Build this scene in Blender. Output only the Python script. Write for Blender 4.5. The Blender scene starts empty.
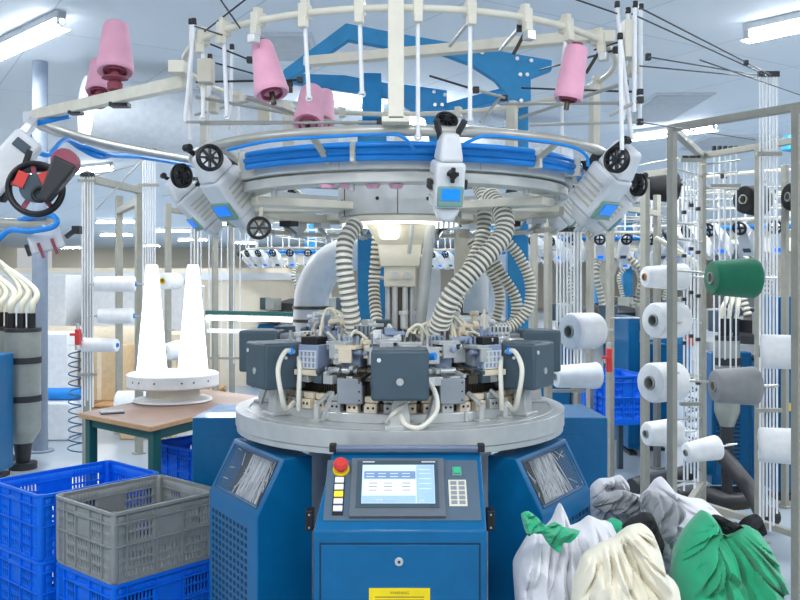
import bpy, bmesh, math, random
from mathutils import Vector, Matrix, noise
random.seed(7)
SC = bpy.context.scene
COL = SC.collection
PI = math.pi
F, HZ, EYE = 870.0, 282.0, 1.5          # focal length in pixels, horizon row, eye height
CX, CY = 0.0, 3.45                      # axis of the knitting machine

def W(px, py, d):
    return Vector(((px - 400) / F * d, d, EYE - (py - HZ) / F * d))
def WZ(px, py, z):
    return W(px, py, F * (EYE - z) / (py - HZ))
def pol(a, r, z):
    return Vector((CX + r * math.sin(a), CY - r * math.cos(a), z))
def rad(x): return math.radians(x)
def RZ(a): return Matrix.Rotation(a, 4, 'Z')
def RX(a): return Matrix.Rotation(a, 4, 'X')
def RY(a): return Matrix.Rotation(a, 4, 'Y')
def TR(v): return Matrix.Translation(Vector(v))
def ring_angle(px, R, cy=CY):           # front-side angle at which a ring of radius R crosses column px
    t, best = (px - 400) / F, (9, 0)
    for i in range(-900, 901):
        a = rad(i / 10)
        e = abs(R * math.sin(a) / (cy - R * math.cos(a)) - t)
        if abs(i) > 760: e += .004
        if e < best[0]: best = (e, a)
    return best[1]

# ------------------------------------------------------------------ materials
def lin(c):
    return tuple(((v / 255) / 12.92 if v <= 10 else ((v / 255 + .055) / 1.055) ** 2.4) for v in c) + (1,)
MATS = {}
TUBE = 16.0
def mat(name, rgb, rough=.5, metal=0.0, var=.06, scale=18, bump=0.0, bscale=60, emit=None, alpha=None, trans=0, coat=0, sheen=0, spec=None):
    m = bpy.data.materials.new(name); m.use_nodes = True
    nt = m.node_tree; b = nt.nodes['Principled BSDF']
    c = lin(rgb)
    tc = nt.nodes.new('ShaderNodeTexCoord')
    nz = nt.nodes.new('ShaderNodeTexNoise'); nz.inputs['Scale'].default_value = scale; nz.inputs['Detail'].default_value = 4
    nt.links.new(tc.outputs['Object'], nz.inputs['Vector'])
    cr = nt.nodes.new('ShaderNodeValToRGB')
    cr.color_ramp.elements[0].position = .3; cr.color_ramp.elements[1].position = .7
    cr.color_ramp.elements[0].color = tuple(max(0, v * (1 - var)) for v in c[:3]) + (1,)
    cr.color_ramp.elements[1].color = tuple(min(1, v * (1 + var)) for v in c[:3]) + (1,)
    nt.links.new(nz.outputs['Fac'], cr.inputs['Fac'])
    nt.links.new(cr.outputs['Color'], b.inputs['Base Color'])
    b.inputs['Roughness'].default_value = rough; b.inputs['Metallic'].default_value = metal
    if spec is not None: b.inputs['Specular IOR Level'].default_value = spec
    if coat: b.inputs['Coat Weight'].default_value = coat
    if sheen: b.inputs['Sheen Weight'].default_value = sheen
    if trans:
        b.inputs['Transmission Weight'].default_value = trans
    if alpha is not None: b.inputs['Alpha'].default_value = alpha
    if bump:
        n2 = nt.nodes.new('ShaderNodeTexNoise'); n2.inputs['Scale'].default_value = bscale; n2.inputs['Detail'].default_value = 3
        nt.links.new(tc.outputs['Object'], n2.inputs['Vector'])
        bp = nt.nodes.new('ShaderNodeBump'); bp.inputs['Strength'].default_value = bump; bp.inputs['Distance'].default_value = .01
        nt.links.new(n2.outputs['Fac'], bp.inputs['Height']); nt.links.new(bp.outputs['Normal'], b.inputs['Normal'])
    if emit:
        b.inputs['Emission Color'].default_value = lin(emit[0]); b.inputs['Emission Strength'].default_value = emit[1]
    MATS[name] = m
    return m
mat('cream', (226, 222, 206), .45)
mat('cream_dark', (196, 192, 176), .5)
mat('lightgrey', (220, 224, 228), .4)
mat('steel', (206, 210, 210), .3, .6)
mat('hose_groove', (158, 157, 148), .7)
mat('bar_dark', (122, 134, 156), .3, .3)
mat('plate_steel', (196, 200, 200), .38, .45)
mat('dark_steel', (92, 86, 76), .34, .7)
mat('rod', (186, 186, 178), .38, .35)
mat('post', (162, 161, 150), .45, .15)
mat('white_rod', (236, 239, 242), .35)
mat('slate', (64, 83, 95), .45)
mat('slate_light', (142, 150, 158), .42)
mat('bluegrey', (140, 156, 184), .42)
mat('black', (22, 23, 26), .45)
mat('charcoal', (46, 48, 52), .5)
mat('cam', (222, 210, 186), .4)
mat('machine_blue', (0, 96, 148), .4, spec=.25, coat=.25)
mat('gantry_blue', (52, 146, 202), .48, spec=.35)
mat('hose_blue', (24, 142, 232), .4)
mat('ring_grey', (206, 209, 205), .4, .2)
mat('crate_blue', (0, 106, 228), .45, spec=.25)
mat('crate_grey', (138, 144, 145), .48)
mat('pink', (242, 176, 202), .8, bump=.25, bscale=220, sheen=.3)
mat('pink_core', (150, 74, 92), .6)
mat('red', (214, 60, 56), .4)
mat('yellow', (236, 206, 40), .5)
mat('label_yellow', (240, 214, 10), .5)
mat('green_btn', (60, 190, 140), .4)
mat('panel', (84, 104, 122), .45)
mat('bezel', (98, 108, 118), .45)
mat('white_plastic', (238, 240, 240), .45)
mat('yarn_white', (240, 241, 242), .85, bump=.2, bscale=180, sheen=.2)
mat('yarn_green', (10, 110, 80), .85, bump=.3, bscale=200, sheen=.2)
mat('yarn_grey', (140, 142, 144), .85, bump=.3, bscale=200, sheen=.2)
mat('yarn_black', (28, 29, 32), .85, bump=.3, bscale=200)
mat('hose', (232, 230, 218), .5)
mat('tube_cream', (228, 224, 200), .4)
mat('duct', (222, 222, 220), .4)
mat('duct_white', (226, 232, 238), .6)
mat('table_top', (150, 122, 106), .4, var=.12, scale=6)
mat('table_edge', (196, 156, 112), .55)
mat('table_green', (20, 92, 88), .45)
mat('booklet', (150, 158, 168), .5)
mat('column_paint', (132, 146, 164), .5)
mat('cloth_white', (222, 223, 229), .9, bump=.12, bscale=400, sheen=.3)
mat('cloth_cream', (230, 225, 206), .9, bump=.15, bscale=400, sheen=.3)
mat('cloth_green', (34, 168, 122), .88, bump=.15, bscale=400, sheen=.3)
mat('cloth_grey', (150, 154, 160), .9, bump=.15, bscale=400, sheen=.3)
mat('cloth_black', (26, 28, 32), .9, bump=.15, bscale=400)
mat('canister', (164, 168, 160), .35, .3)
mat('carton', (214, 186, 146), .8, var=.08)
mat('carton_pale', (232, 218, 192), .8)
mat('wrap_white', (226, 231, 236), .55)
mat('pallet_wood', (182, 142, 96), .8, var=.15)
mat('wall_paint', (236, 226, 206), .8, var=.02)
mat('wall_white', (226, 232, 238), .8, var=.02)
mat('vent_grey', (196, 202, 206), .7)
mat('paper_dark', (90, 90, 40), .7)
mat('lint', (196, 201, 206), .8)
mat('dark_inside', (30, 42, 56), .6)
mat('hole', (10, 40, 70), .7)
mat('tube_light', (255, 255, 255), .4, emit=((246, 250, 255), TUBE))
mat('lamp_ring', (255, 252, 240), .4, emit=((255, 250, 236), 1.8))
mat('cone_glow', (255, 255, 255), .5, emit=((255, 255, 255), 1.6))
mat('lcd_blue', (10, 120, 235), .3, emit=((6, 110, 240), .75))
mat('lcd_green', (120, 160, 150), .4)
mat('screen_bg', (200, 215, 235), .25, emit=((196, 212, 238), .32))
mat('screen_blue', (150, 178, 225), .25, emit=((130, 165, 225), .55))
mat('screen_dark', (120, 145, 180), .25, emit=((90, 118, 160), .45))
mat('screen_cream', (230, 228, 205), .25, emit=((228, 226, 200), .35))
mat('btn_yellow', (246, 222, 60), .35, emit=((246, 214, 50), .35))
mat('glass', (225, 235, 240), .08, alpha=.05)
mat('clear_plastic', (226, 234, 238), .2, alpha=.35)

def M(k): return MATS[k]

# floor and ceiling: their own node trees
def floor_mat():
    m = bpy.data.materials.new('epoxy_floor'); m.use_nodes = True
    nt = m.node_tree; b = nt.nodes['Principled BSDF']
    tc = nt.nodes.new('ShaderNodeTexCoord')
    n = nt.nodes.new('ShaderNodeTexNoise'); n.inputs['Scale'].default_value = .9; n.inputs['Detail'].default_value = 6
    r = nt.nodes.new('ShaderNodeValToRGB')
    r.color_ramp.elements[0].color = lin((140, 154, 166)); r.color_ramp.elements[1].color = lin((166, 178, 188))
    nt.links.new(tc.outputs['Object'], n.inputs['Vector']); nt.links.new(n.outputs['Fac'], r.inputs['Fac'])
    nt.links.new(r.outputs['Color'], b.inputs['Base Color']); b.inputs['Roughness'].default_value = .28
    return m
def ceiling_mat():
    m = bpy.data.materials.new('ceiling_panels'); m.use_nodes = True
    nt = m.node_tree; b = nt.nodes['Principled BSDF']
    tc = nt.nodes.new('ShaderNodeTexCoord')
    mp = nt.nodes.new('ShaderNodeMapping'); mp.inputs['Rotation'].default_value = (0, 0, rad(58))
    br = nt.nodes.new('ShaderNodeTexBrick')
    br.inputs['Scale'].default_value = 1.0; br.inputs['Mortar Size'].default_value = .008
    br.inputs['Brick Width'].default_value = 2.4; br.inputs['Row Height'].default_value = 1.2
    br.offset = 0; br.inputs['Bias'].default_value = 0
    br.inputs['Color1'].default_value = lin((226, 234, 241)); br.inputs['Color2'].default_value = lin((230, 237, 244))
    br.inputs['Mortar'].default_value = lin((204, 213, 221))
    nt.links.new(tc.outputs['Object'], mp.inputs['Vector']); nt.links.new(mp.outputs['Vector'], br.inputs['Vector'])
    nt.links.new(br.outputs['Color'], b.inputs['Base Color']); b.inputs['Roughness'].default_value = .7
    return m

# ------------------------------------------------------------------ mesh builder
ORG = {}
class MB:
    def __init__(s, M=None):
        s.v, s.f, s.M = [], [], M or Matrix.Identity(4)
        s.mi, s.cur = [], 0
    def add(s, vs, fs, M=None):
        T = s.M @ M if M is not None else s.M
        o = len(s.v)
        s.v.extend(T @ Vector(p) for p in vs)
        for f in fs:
            s.f.append([o + i for i in f]); s.mi.append(s.cur)
        return s
    def box(s, c, size, R=None):
        x, y, z = (k / 2 for k in size)
        vs = [(-x,-y,-z),(x,-y,-z),(x,y,-z),(-x,y,-z),(-x,-y,z),(x,-y,z),(x,y,z),(-x,y,z)]
        fs = [(0,3,2,1),(4,5,6,7),(0,1,5,4),(1,2,6,5),(2,3,7,6),(3,0,4,7)]
        return s.add(vs, fs, TR(c) @ R if R is not None else TR(c))
    def hexa(s, vs):
        return s.add(vs, [(0,3,2,1),(4,5,6,7),(0,1,5,4),(1,2,6,5),(2,3,7,6),(3,0,4,7)])
    def bar(s, p0, p1, w, h=None):       # square bar between two points
        p0, p1 = Vector(p0), Vector(p1); d = p1 - p0; h = h or w
        q = d.to_track_quat('Z', 'Y').to_matrix().to_4x4()
        if abs(d.normalized().z) < .98:
            z = d.normalized(); x = z.cross(Vector((0,0,1))).normalized(); y = x.cross(z)
            q = Matrix((x, y, z)).transposed().to_4x4()
        return s.add([(-w/2,-h/2,0),(w/2,-h/2,0),(w/2,h/2,0),(-w/2,h/2,0),(-w/2,-h/2,d.length),(w/2,-h/2,d.length),(w/2,h/2,d.length),(-w/2,h/2,d.length)],
                     [(0,3,2,1),(4,5,6,7),(0,1,5,4),(1,2,6,5),(2,3,7,6),(3,0,4,7)], TR(p0) @ q)
    def cyl(s, p0, p1, r0, r1=None, n=16):
        r1 = r0 if r1 is None else r1
        return s.tube([p0, p1], [r0, r1], n)
    def tube(s, pts, r, n=8, closed=False):
        pts = [Vector(p) for p in pts]; k = len(pts)
        rs = r if isinstance(r, (list, tuple)) else [r] * k
        tang = []
        for i in range(k):
            a = pts[(i - 1) % k] if (closed or i > 0) else pts[i]
            b = pts[(i + 1) % k] if (closed or i < k - 1) else pts[i]
            t = b - a
            tang.append(t.normalized() if t.length > 1e-9 else Vector((0,0,1)))
        t0 = tang[0]; ref = Vector((0,0,1)) if abs(t0.z) < .9 else Vector((1,0,0))
        u = t0.cross(ref).normalized(); vs, fs = [], []
        for i in range(k):
            t = tang[i]
            u = (u - t * u.dot(t)); u = u.normalized() if u.length > 1e-6 else t.orthogonal().normalized()
            w = t.cross(u)
            for j in range(n):
                a = 2 * PI * j / n
                vs.append(pts[i] + (u * math.cos(a) + w * math.sin(a)) * rs[i])
        m = k if closed else k - 1
        for i in range(m):
            for j in range(n):
                a, b = i * n + j, i * n + (j + 1) % n
                c, d = ((i + 1) % k) * n + (j + 1) % n, ((i + 1) % k) * n + j
                fs.append((a, b, c, d))
        if not closed:
            fs.append(tuple(range(n))[::-1]); fs.append(tuple((k - 1) * n + j for j in range(n)))
        return s.add(vs, fs)
    def lathe(s, prof, M=None, n=32, a0=0, a1=2*PI, closed_prof=False):
        full = abs(a1 - a0 - 2 * PI) < 1e-6; m = n if full else n + 1
        vs, fs, k = [], [], len(prof)
        for i in range(m):
            a = a0 + (a1 - a0) * i / n
            for (r, z) in prof: vs.append((r * math.sin(a), -r * math.cos(a), z))
        kk = k if closed_prof else k - 1
        for i in range(n):
            i2 = (i + 1) % m
            for j in range(kk):
                j2 = (j + 1) % k
                fs.append((i * k + j, i2 * k + j, i2 * k + j2, i * k + j2))
        if not closed_prof and full:
            if prof[0][0] > 1e-6: fs.append(tuple(i * k for i in range(m))[::-1])
            if prof[-1][0] > 1e-6: fs.append(tuple(i * k + k - 1 for i in range(m)))
        if not full and closed_prof:
            fs.append(tuple(range(k))); fs.append(tuple((m - 1) * k + j for j in range(k))[::-1])
        return s.add(vs, fs, M)
    def ring(s, r0, r1, z0, z1, c=(CX, CY), n=96, a0=0, a1=2*PI):
        return s.lathe([(r0, z0), (r1, z0), (r1, z1), (r0, z1)], TR((c[0], c[1], 0)), n, a0, a1, True)
    def torus(s, R, r, z, c=(CX, CY), n=96, k=10, a0=0, a1=2*PI):
        full = abs(a1 - a0 - 2 * PI) < 1e-6
        pts = [(c[0] + R * math.sin(a0 + (a1 - a0) * i / n), c[1] - R * math.cos(a0 + (a1 - a0) * i / n), z) for i in range(n if full else n + 1)]
        return s.tube(pts, r, k, full)
    def prism(s, poly, d):               # polygon of 3-D points extruded by vector d
        d = Vector(d); k = len(poly); p = [Vector(q) for q in poly]
        vs = p + [q + d for q in p]
        fs = [tuple(range(k))[::-1], tuple(range(k, 2 * k))] + [(i, (i + 1) % k, k + (i + 1) % k, k + i) for i in range(k)]
        return s.add(vs, fs)
    def sphere(s, c, r, n=12, sc=(1,1,1)):
        prof = [(max(1e-5, math.sin(PI * i / (n // 2 + 2))) * 1, -math.cos(PI * i / (n // 2 + 2))) for i in range(n // 2 + 3)]
        prof[0] = (0, -1); prof[-1] = (0, 1)
        return s.lathe(prof, TR(c) @ Matrix.Diagonal((r * sc[0], r * sc[1], r * sc[2], 1)), n)
    def build(s, name, m, parent=None, bevel=0, solid=0, label=None, smooth=True, seg=2):
        org = ORG[parent.name] if parent else Vector((0, 0, 0))
        me = bpy.data.meshes.new(name)
        me.from_pydata([tuple(p - org) for p in s.v], [], s.f)
        ms = m if isinstance(m, (list, tuple)) else [m]
        for q in ms: me.materials.append(MATS[q] if isinstance(q, str) else q)
        if len(ms) > 1:
            for p, i in zip(me.polygons, s.mi): p.material_index = i
        bm = bmesh.new(); bm.from_mesh(me)
        bmesh.ops.remove_doubles(bm, verts=bm.verts, dist=1e-6)
        bmesh.ops.recalc_face_normals(bm, faces=bm.faces)
        bm.to_mesh(me); bm.free()
        if smooth:
            for p in me.polygons: p.use_smooth = True
            me.set_sharp_from_angle(angle=rad(38))
        o = bpy.data.objects.new(name, me); COL.objects.link(o)
        if parent: o.parent = parent
        ORG[o.name] = org
        if solid:
            q = o.modifiers.new('solid', 'SOLIDIFY'); q.thickness = solid; q.offset = 0
        if bevel:
            q = o.modifiers.new('bevel', 'BEVEL'); q.width = bevel; q.segments = seg; q.limit_method = 'ANGLE'; q.angle_limit = rad(40)
        if label: o['label'] = label
        return o
    def thing(s, name, m, org, **kw):     # a thing that is one mesh: its origin at org
        tags = {k: kw.pop(k) for k in ('label', 'cat', 'group', 'kind') if k in kw}
        org = Vector(org)
        s.v = [p - org for p in s.v]
        o = s.build(name, m, None, **kw); o.location = org; ORG[o.name] = org.copy()
        tag(o, **tags); return o

def tag(o, label=None, cat=None, group=None, kind=None):
    if label: o['label'] = label
    if cat: o['category'] = cat
    if group: o['group'] = group
    if kind: o['kind'] = kind
    return o
def thing(name, label, cat, loc=(0, 0, 0), group=None):
    o = bpy.data.objects.new(name, None); COL.objects.link(o); o.location = loc
    o.empty_display_size = .1
    ORG[o.name] = Vector(loc)
    return tag(o, label, cat, group)
def copy_tree(o, parent=None):
    c = o.copy(); COL.objects.link(c); c.parent = parent
    for ch in list(o.children): copy_tree(ch, c)
    return c
def place(o, Mx):
    o.matrix_world = Mx; return o

class Plane:                              # a flat face; hit() drops a pixel of the photograph onto it
    def __init__(s, a, b, c):
        s.o = Vector(a); s.n = (Vector(b) - s.o).cross(Vector(c) - s.o).normalized()
        if s.n.dot(Vector((0, 0, EYE)) - s.o) < 0: s.n = -s.n
    def hit(s, px, py):
        e = Vector((0, 0, EYE)); d = W(px, py, 1) - e
        return e + d * ((s.o - e).dot(s.n) / d.dot(s.n))
    def plate(s, mb, pts, h0, h1):
        return mb.prism([s.hit(*p) + s.n * h0 for p in pts], s.n * (h1 - h0))
    def disc(s, mb, px, py, r, h0, h1, r1=None, n=20):
        p = s.hit(px, py); return mb.cyl(p + s.n * h0, p + s.n * h1, r, r1, n)

def smooth_path(pts, k=8):                # Catmull-Rom
    P = [Vector(p) for p in pts]; out = []
    for i in range(len(P) - 1):
        a, b, c, d = P[max(0, i-1)], P[i], P[i+1], P[min(len(P)-1, i+2)]
        for j in range(k):
            t = j / k
            out.append(.5 * ((2*b) + (c-a)*t + (2*a-5*b+4*c-d)*t*t + (3*b-a-3*c+d)*t**3))
    out.append(P[-1]); return out
def resample(path, step):
    out = [path[0]]; acc = 0
    for a, b in zip(path, path[1:]):
        L = (b - a).length; t = step - acc
        while t <= L and L > 0:
            out.append(a.lerp(b, t / L)); t += step
        acc = (acc + L) % step
    return out
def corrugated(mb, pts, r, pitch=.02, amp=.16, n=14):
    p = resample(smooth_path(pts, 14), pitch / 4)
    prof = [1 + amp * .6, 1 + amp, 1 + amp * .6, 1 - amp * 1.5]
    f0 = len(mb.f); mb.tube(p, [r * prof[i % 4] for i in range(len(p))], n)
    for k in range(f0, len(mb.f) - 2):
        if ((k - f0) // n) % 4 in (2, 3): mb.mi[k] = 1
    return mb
# ------------------------------------------------------------------ the hall
CEIL = 3.45
XL, XR, YB, YF = -22.0, 18.0, 50.0, -3.0
def struct(name, mb, m, **kw):
    o = mb.build(name, m, None, **kw); o['kind'] = 'structure'; return o
MATS['epoxy_floor'] = floor_mat(); MATS['ceiling_panels'] = ceiling_mat()
struct('floor', MB().box(((XL+XR)/2, (YB+YF)/2, -.05), (XR-XL, YB-YF, .1)), 'epoxy_floor')
struct('ceiling', MB().box(((XL+XR)/2, (YB+YF)/2, CEIL+.05), (XR-XL, YB-YF, .1)), 'ceiling_panels')
struct('wall_back', MB().box((0, YB+.05, CEIL/2), (XR-XL, .1, CEIL)), 'wall_paint')
struct('wall_left', MB().box((XL-.05, (YB+YF)/2, CEIL/2), (.1, YB-YF, CEIL)), 'wall_paint')
struct('wall_right', MB().box((XR+.05, (YB+YF)/2, CEIL/2), (.1, YB-YF, CEIL)), 'wall_white')
for i in range(0):
    x0 = -9.5 + i * 3.4
    fr = MB()
    for (cx, cz, sx, sz) in ((0, .5, 3, .06), (0, -.5, 3, .06), (-1.5, 0, .06, 1.06), (1.5, 0, .06, 1.06), (0, 0, .05, 1)):
        fr.box((x0 + cx, YB - .03, 2.1 + cz), (sx, .06, sz))
    w = struct('window_%d' % (i + 1), fr, 'lightgrey')
    g = MB().box((x0, YB - .01, 2.1), (2.94, .012, .94)).build('pane', 'screen_bg', w)
tr = MB().box((-5.5, 12.6, .85), (9, .12, 1.7)); 
struct('partition_wall', tr, 'wall_paint')
struct('trim_1', MB().box((-5.5, 12.52, 1.58), (9, .05, .10)), 'wall_white')
# yellow safety line on the floor
struct('trim_2', MB().box((2.45, 5.05, .002), (1.6, .05, .004), RZ(-1.0)), 'yellow')

def ceiling_vent(px, py, w, d, label):
    p = WZ(px, py, CEIL)
    t = thing('ceiling_vent', label, 'vent', p)
    MB().box((p.x, p.y, CEIL - .012), (w, d, .024), ).build('frame', 'lightgrey', t)
    MB().box((p.x, p.y, CEIL - .016), (w - .06, d - .06, .03)).build('grille', 'vent_grey', t)
ceiling_vent(664, 107, .62, 1.5, 'grey ceiling vent between creel hoops and the lit tube beside the creel rack')
ceiling_vent(727, 142, .95, 1.2, 'grey ceiling vent seen just above the top bar of the creel rack')
ceiling_vent(285, 46, .5, .8, 'grey ceiling vent behind the tilted pink cone on the hoop')

def tube_lamp(p0, p1, label, group=None, power=32, lit=True):
    a, b = Vector(p0), Vector(p1); mid = (a + b) / 2; d = (b - a)
    t = thing('fluorescent_lamp', label, 'ceiling lamp', mid, group)
    up = Vector((0, 0, 1))
    MB().bar(a + up*.075, b + up*.075, .07, .05).build('housing', 'lightgrey', t, bevel=.006)
    tb = MB(); tb.tube([a + up*.02, b + up*.02], .02, 10); tb.build('tube', 'tube_light', t)
    for e, q in ((a, 1), (b, -1)):
        MB().bar(e + up*.045, e + d.normalized()*q*.04 + up*.045, .05, .09).build('lamp_holder', 'steel', t)
    if power:
        L = bpy.data.lights.new('lamp_light', 'AREA'); L.shape = 'RECTANGLE'; L.size = d.length; L.size_y = .12
        L.energy = power; L.color = (.97, .985, 1)
        lo = bpy.data.objects.new('lamp_light', L); COL.objects.link(lo)
        lo.location = mid + Vector((0, 0, -.03)); lo.rotation_euler = (0, 0, math.atan2(d.y, d.x)); lo.visible_camera = True
        lo.parent = t; lo.location = Vector((0, 0, -.03))
    return t
ZL = CEIL - .1
tube_lamp(WZ(-38, 70, ZL), WZ(62, 24, ZL), 'lit ceiling tube lamp above the grey pipe column', power=60)
tube_lamp(WZ(745, 38, ZL), WZ(850, 15, ZL), 'lit ceiling tube lamp above the white rod tips of the creel rack', power=60)
tube_lamp(WZ(632, 138, ZL), WZ(716, 128, ZL), 'lit ceiling tube lamp just behind the first creel rack post', power=50)
tube_lamp(WZ(30, 176, ZL), WZ(112, 168, ZL), 'lit ceiling tube lamp behind the blue cable on the curved rail', power=50)
tube_lamp(WZ(290, 118, ZL), WZ(358, 108, ZL), 'lit ceiling tube lamp behind the pair of hanging pink cones', power=50)
tube_lamp(WZ(200, 156, ZL), WZ(262, 147, ZL), 'lit ceiling tube lamp behind the spoked wheel of the tilted feeder', power=50)
far = [(96, 222), (100, 235), (155, 231), (178, 240), (135, 246), (215, 224), (60, 248), (230, 243)]
for (px, py) in far:
    p = WZ(px, py, ZL); q = p + Vector((1.3, -.1, 0))
    tube_lamp(p, q, 'far lit ceiling tube lamp deep in the hall beyond the yarn stands', 'far ceiling tube lamps', power=45)
HALL_FILL = [(x, y, 75) for y in (16.5, 21, 26, 32, 40) for x in (-15, -10.5, -6, -2, 2.5, 7, 11.5)] + [(x, y, 70) for y in (8, 12) for x in (-9.5, 6.2 + (y - 8) * .3, 10.5)] + [(5.2, 5.5, 60), (4.6, 10, 60)] + [(-6.8, 8, 60), (0, 9.2, 60), (0, 12.8, 60)]  # bare area lights added through the deep hall to lift floor and ceiling
for x, y in ((-3.4, 1.2), (0, .2), (3.4, 1.2), (-1.6, -1.6), (1.8, -1.6), (-6, 3.5), (6, 3.5), (0.4, 5.6), ):  # unseen fixtureless lights added overhead to brighten the foreground
    L = bpy.data.lights.new('hall_fill', 'AREA'); L.shape = 'RECTANGLE'; L.size = 1.25; L.size_y = .16; L.energy = 60; L.color = (.975, .985, 1)
    lo = bpy.data.objects.new('hall_fill', L); COL.objects.link(lo); lo.location = (x, y, CEIL - .08)
for x, y, e in HALL_FILL:
    L = bpy.data.lights.new('hall_fill', 'AREA'); L.shape = 'RECTANGLE'; L.size = 1.3; L.size_y = .12; L.energy = e; L.color = (.975, .985, 1)
    lo = bpy.data.objects.new('hall_fill', L); COL.objects.link(lo); lo.location = (x, y, CEIL - .08)

# grey pipe column
cl = MB(); p = W(40, 452, 7.7); p.z = 0
cl.lathe([(.12, 0), (.12, .015), (.066, .015), (.066, CEIL)], TR(p), 24)
cl.thing('pipe_column', 'column_paint', p, label='tall round blue-grey pipe column from floor to ceiling beside the grey canister', cat='column')
# white air duct under the ceiling
dm = MB(); a, b = Vector((-2.75, 7.6, 3.0)), Vector((-1.2, 8.6, 3.0))
dm.tube([a, b + (b - a) * 2.0], .3, 32)
dk = dm.thing('air_duct', 'duct_white', a, label='big round white air duct under the ceiling behind the cream beam', cat='duct')
st = MB()
for k in range(3):
    q = a.lerp(b, .15 + k * .75); st.bar(q + Vector((0, 0, .28)), q + Vector((0, 0, CEIL - 3.0 - .001)), .02)
st.build('hanger', 'steel', dk)

# ------------------------------------------------------------------ the knitting machine
KM = thing('circular_knitting_machine', 'large circular knitting machine with blue covers, ring of grey motor boxes and overhead feeder rings', 'machine', (CX, CY, 0))
MB().lathe([(.40, 0), (.40, .05), (.36, .06), (.36, .93)], TR((CX, CY, 0)), 48).build('base_drum', 'lightgrey', KM)

# blue leg covers with sloping windows
def leg_cover(sx):
    r = Vector((-.843 * sx, -.537, 0)); t = Vector((.537 * sx, -.843, 0)); h = .2235
    def P(rho, s, z): return Vector((CX, CY, z)) + r * rho + t * s
    ro, rt, ri, zs, zt = .705, .607, .50, .72, .903
    mb = MB()
    pf = [(ri, 0), (ro, 0), (ro, zs), (rt, zt), (ri, zt)]
    A = [P(*q[:1], -h, q[1]) for q in pf]; B = [P(*q[:1], h, q[1]) for q in pf]
    mb.add(A + B, [(0,1,2,3,4), (9,8,7,6,5), (0,5,6,1), (1,6,7,2), (3,8,9,4), (4,9,5,0)])
    # slope with an opening
    def S(u, v, dep=0):                   # u across, v down the slope
        n = Vector((r.x * .88, r.y * .88, .47)).normalized()
        return P(rt + (ro - rt) * v, -h + 2 * h * u, zt + (zs - zt) * v) - n * dep
    u0, u1, v0, v1 = .085, .915, .10, .86
    o = [S(0,0), S(1,0), S(1,1), S(0,1)]; i = [S(u0,v0), S(u1,v0), S(u1,v1), S(u0,v1)]
    bk = [S(u0,v0,.06), S(u1,v0,.06), S(u1,v1,.06), S(u0,v1,.06)]
    mb.add(o + i + bk, [(0,1,5,4), (1,2,6,5), (2,3,7,6), (3,0,4,7), (4,5,9,8), (5,6,10,9), (6,7,11,10), (7,4,8,11)])
    c = mb.build('leg_cover', 'machine_blue', KM, bevel=.004)
    MB().add([S(u0,v0,.058), S(u1,v0,.058), S(u1,v1,.058), S(u0,v1,.058), S(u0,v0,.064), S(u1,v0,.064), S(u1,v1,.064), S(u0,v1,.064)],
             [(0,3,2,1),(4,5,6,7),(0,1,5,4),(1,2,6,5),(2,3,7,6),(3,0,4,7)]).build('window_back', 'dark_inside', c)
    gk = MB(); e = .016
    for (a, b) in (((u0-.02,v0-.03),(u1+.02,v0-.03)), ((u1+.02,v0-.03),(u1+.02,v1+.03)), ((u1+.02,v1+.03),(u0-.02,v1+.03)), ((u0-.02,v1+.03),(u0-.02,v0-.03))):
        gk.tube([S(*a, -.001), S(*b, -.001)], .0018, 6)
    gk.build('window_gasket', 'black', c)
    rn = random.Random(3 if sx > 0 else 4)
    sh = MB()                             # sheaf of white filament behind the pane
    mid = .55 if sx > 0 else .45
    for k in range(85):
        u = mid + rn.uniform(-.19, .19); 
        a = S(u + rn.uniform(-.02, .02), v0 + .01, rn.uniform(.018, .045)); b = S(u + rn.uniform(-.1, .1), v1 - .01, rn.uniform(.018, .045))
        m = a.lerp(b, .5) + Vector((0, 0, rn.uniform(-.004, .004)))
        sh.tube([a, m, b], .0016, 4)
    for k in range(16):
        u, v = rn.uniform(u0, u1), rn.uniform(v0, v1)
        du, dv = rn.uniform(-.22, .22), rn.uniform(-.25, .25)
        q = (min(max(u + du, u0 + .01), u1 - .01), min(max(v + dv, v0 + .02), v1 - .02))
        sh.tube([S(u, v, .012), S(*q, .016)], .0012, 4)
    f = sh.build('filament', 'lint', c)
    f['kind'] = 'stuff'
    MB().hexa([S(u0,v0,.008), S(u1,v0,.008), S(u1,v1,.008), S(u0,v1,.008), S(u0,v0,.005), S(u1,v0,.005), S(u1,v1,.005), S(u0,v1,.005)]).build('pane', 'glass', c)
    gr = MB()                             # square vent holes of the outer face
    for iz in range(22):
        z = .655 - iz * .0262
        for iu in range(10):
            s = -h + .042 + iu * .0345
            q = P(ro, s, z)
            R = Matrix((t, r, Vector((0,0,1)))).transposed().to_4x4()
            gr.box(q, (.021, .0014, .0155), R)
    gr.build('vent_grille', 'hole', c)
    # bolts along the top
    return c
leg_cover(1); leg_cover(-1)
for sx in (-1, 1):                        # flat-topped rear covers
    b = MB(); x0, x1 = .50, .97
    z = .867
    b.prism([(sx*x0, 4.06, 0), (sx*x1, 4.06, 0), (sx*(x1-.02), 4.5, 0), (sx*x0, 4.5, 0)], (0, 0, z))
    c = b.build('rear_cover', 'machine_blue', KM, bevel=.006)
    MB().box((sx*.74, 4.0585, .43), (.34, .003, .7)).build('door_panel', 'machine_blue', c, bevel=.001)

# ring plate
mb = MB(); mb.ring(.36, .641, .957, 1.017, n=128); mb.ring(.40, .636, .935, .956, n=128); mb.ring(.585, .6, 1.0165, 1.019, n=128)
mb.build('ring_plate', 'plate_steel', KM, bevel=.004)
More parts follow.
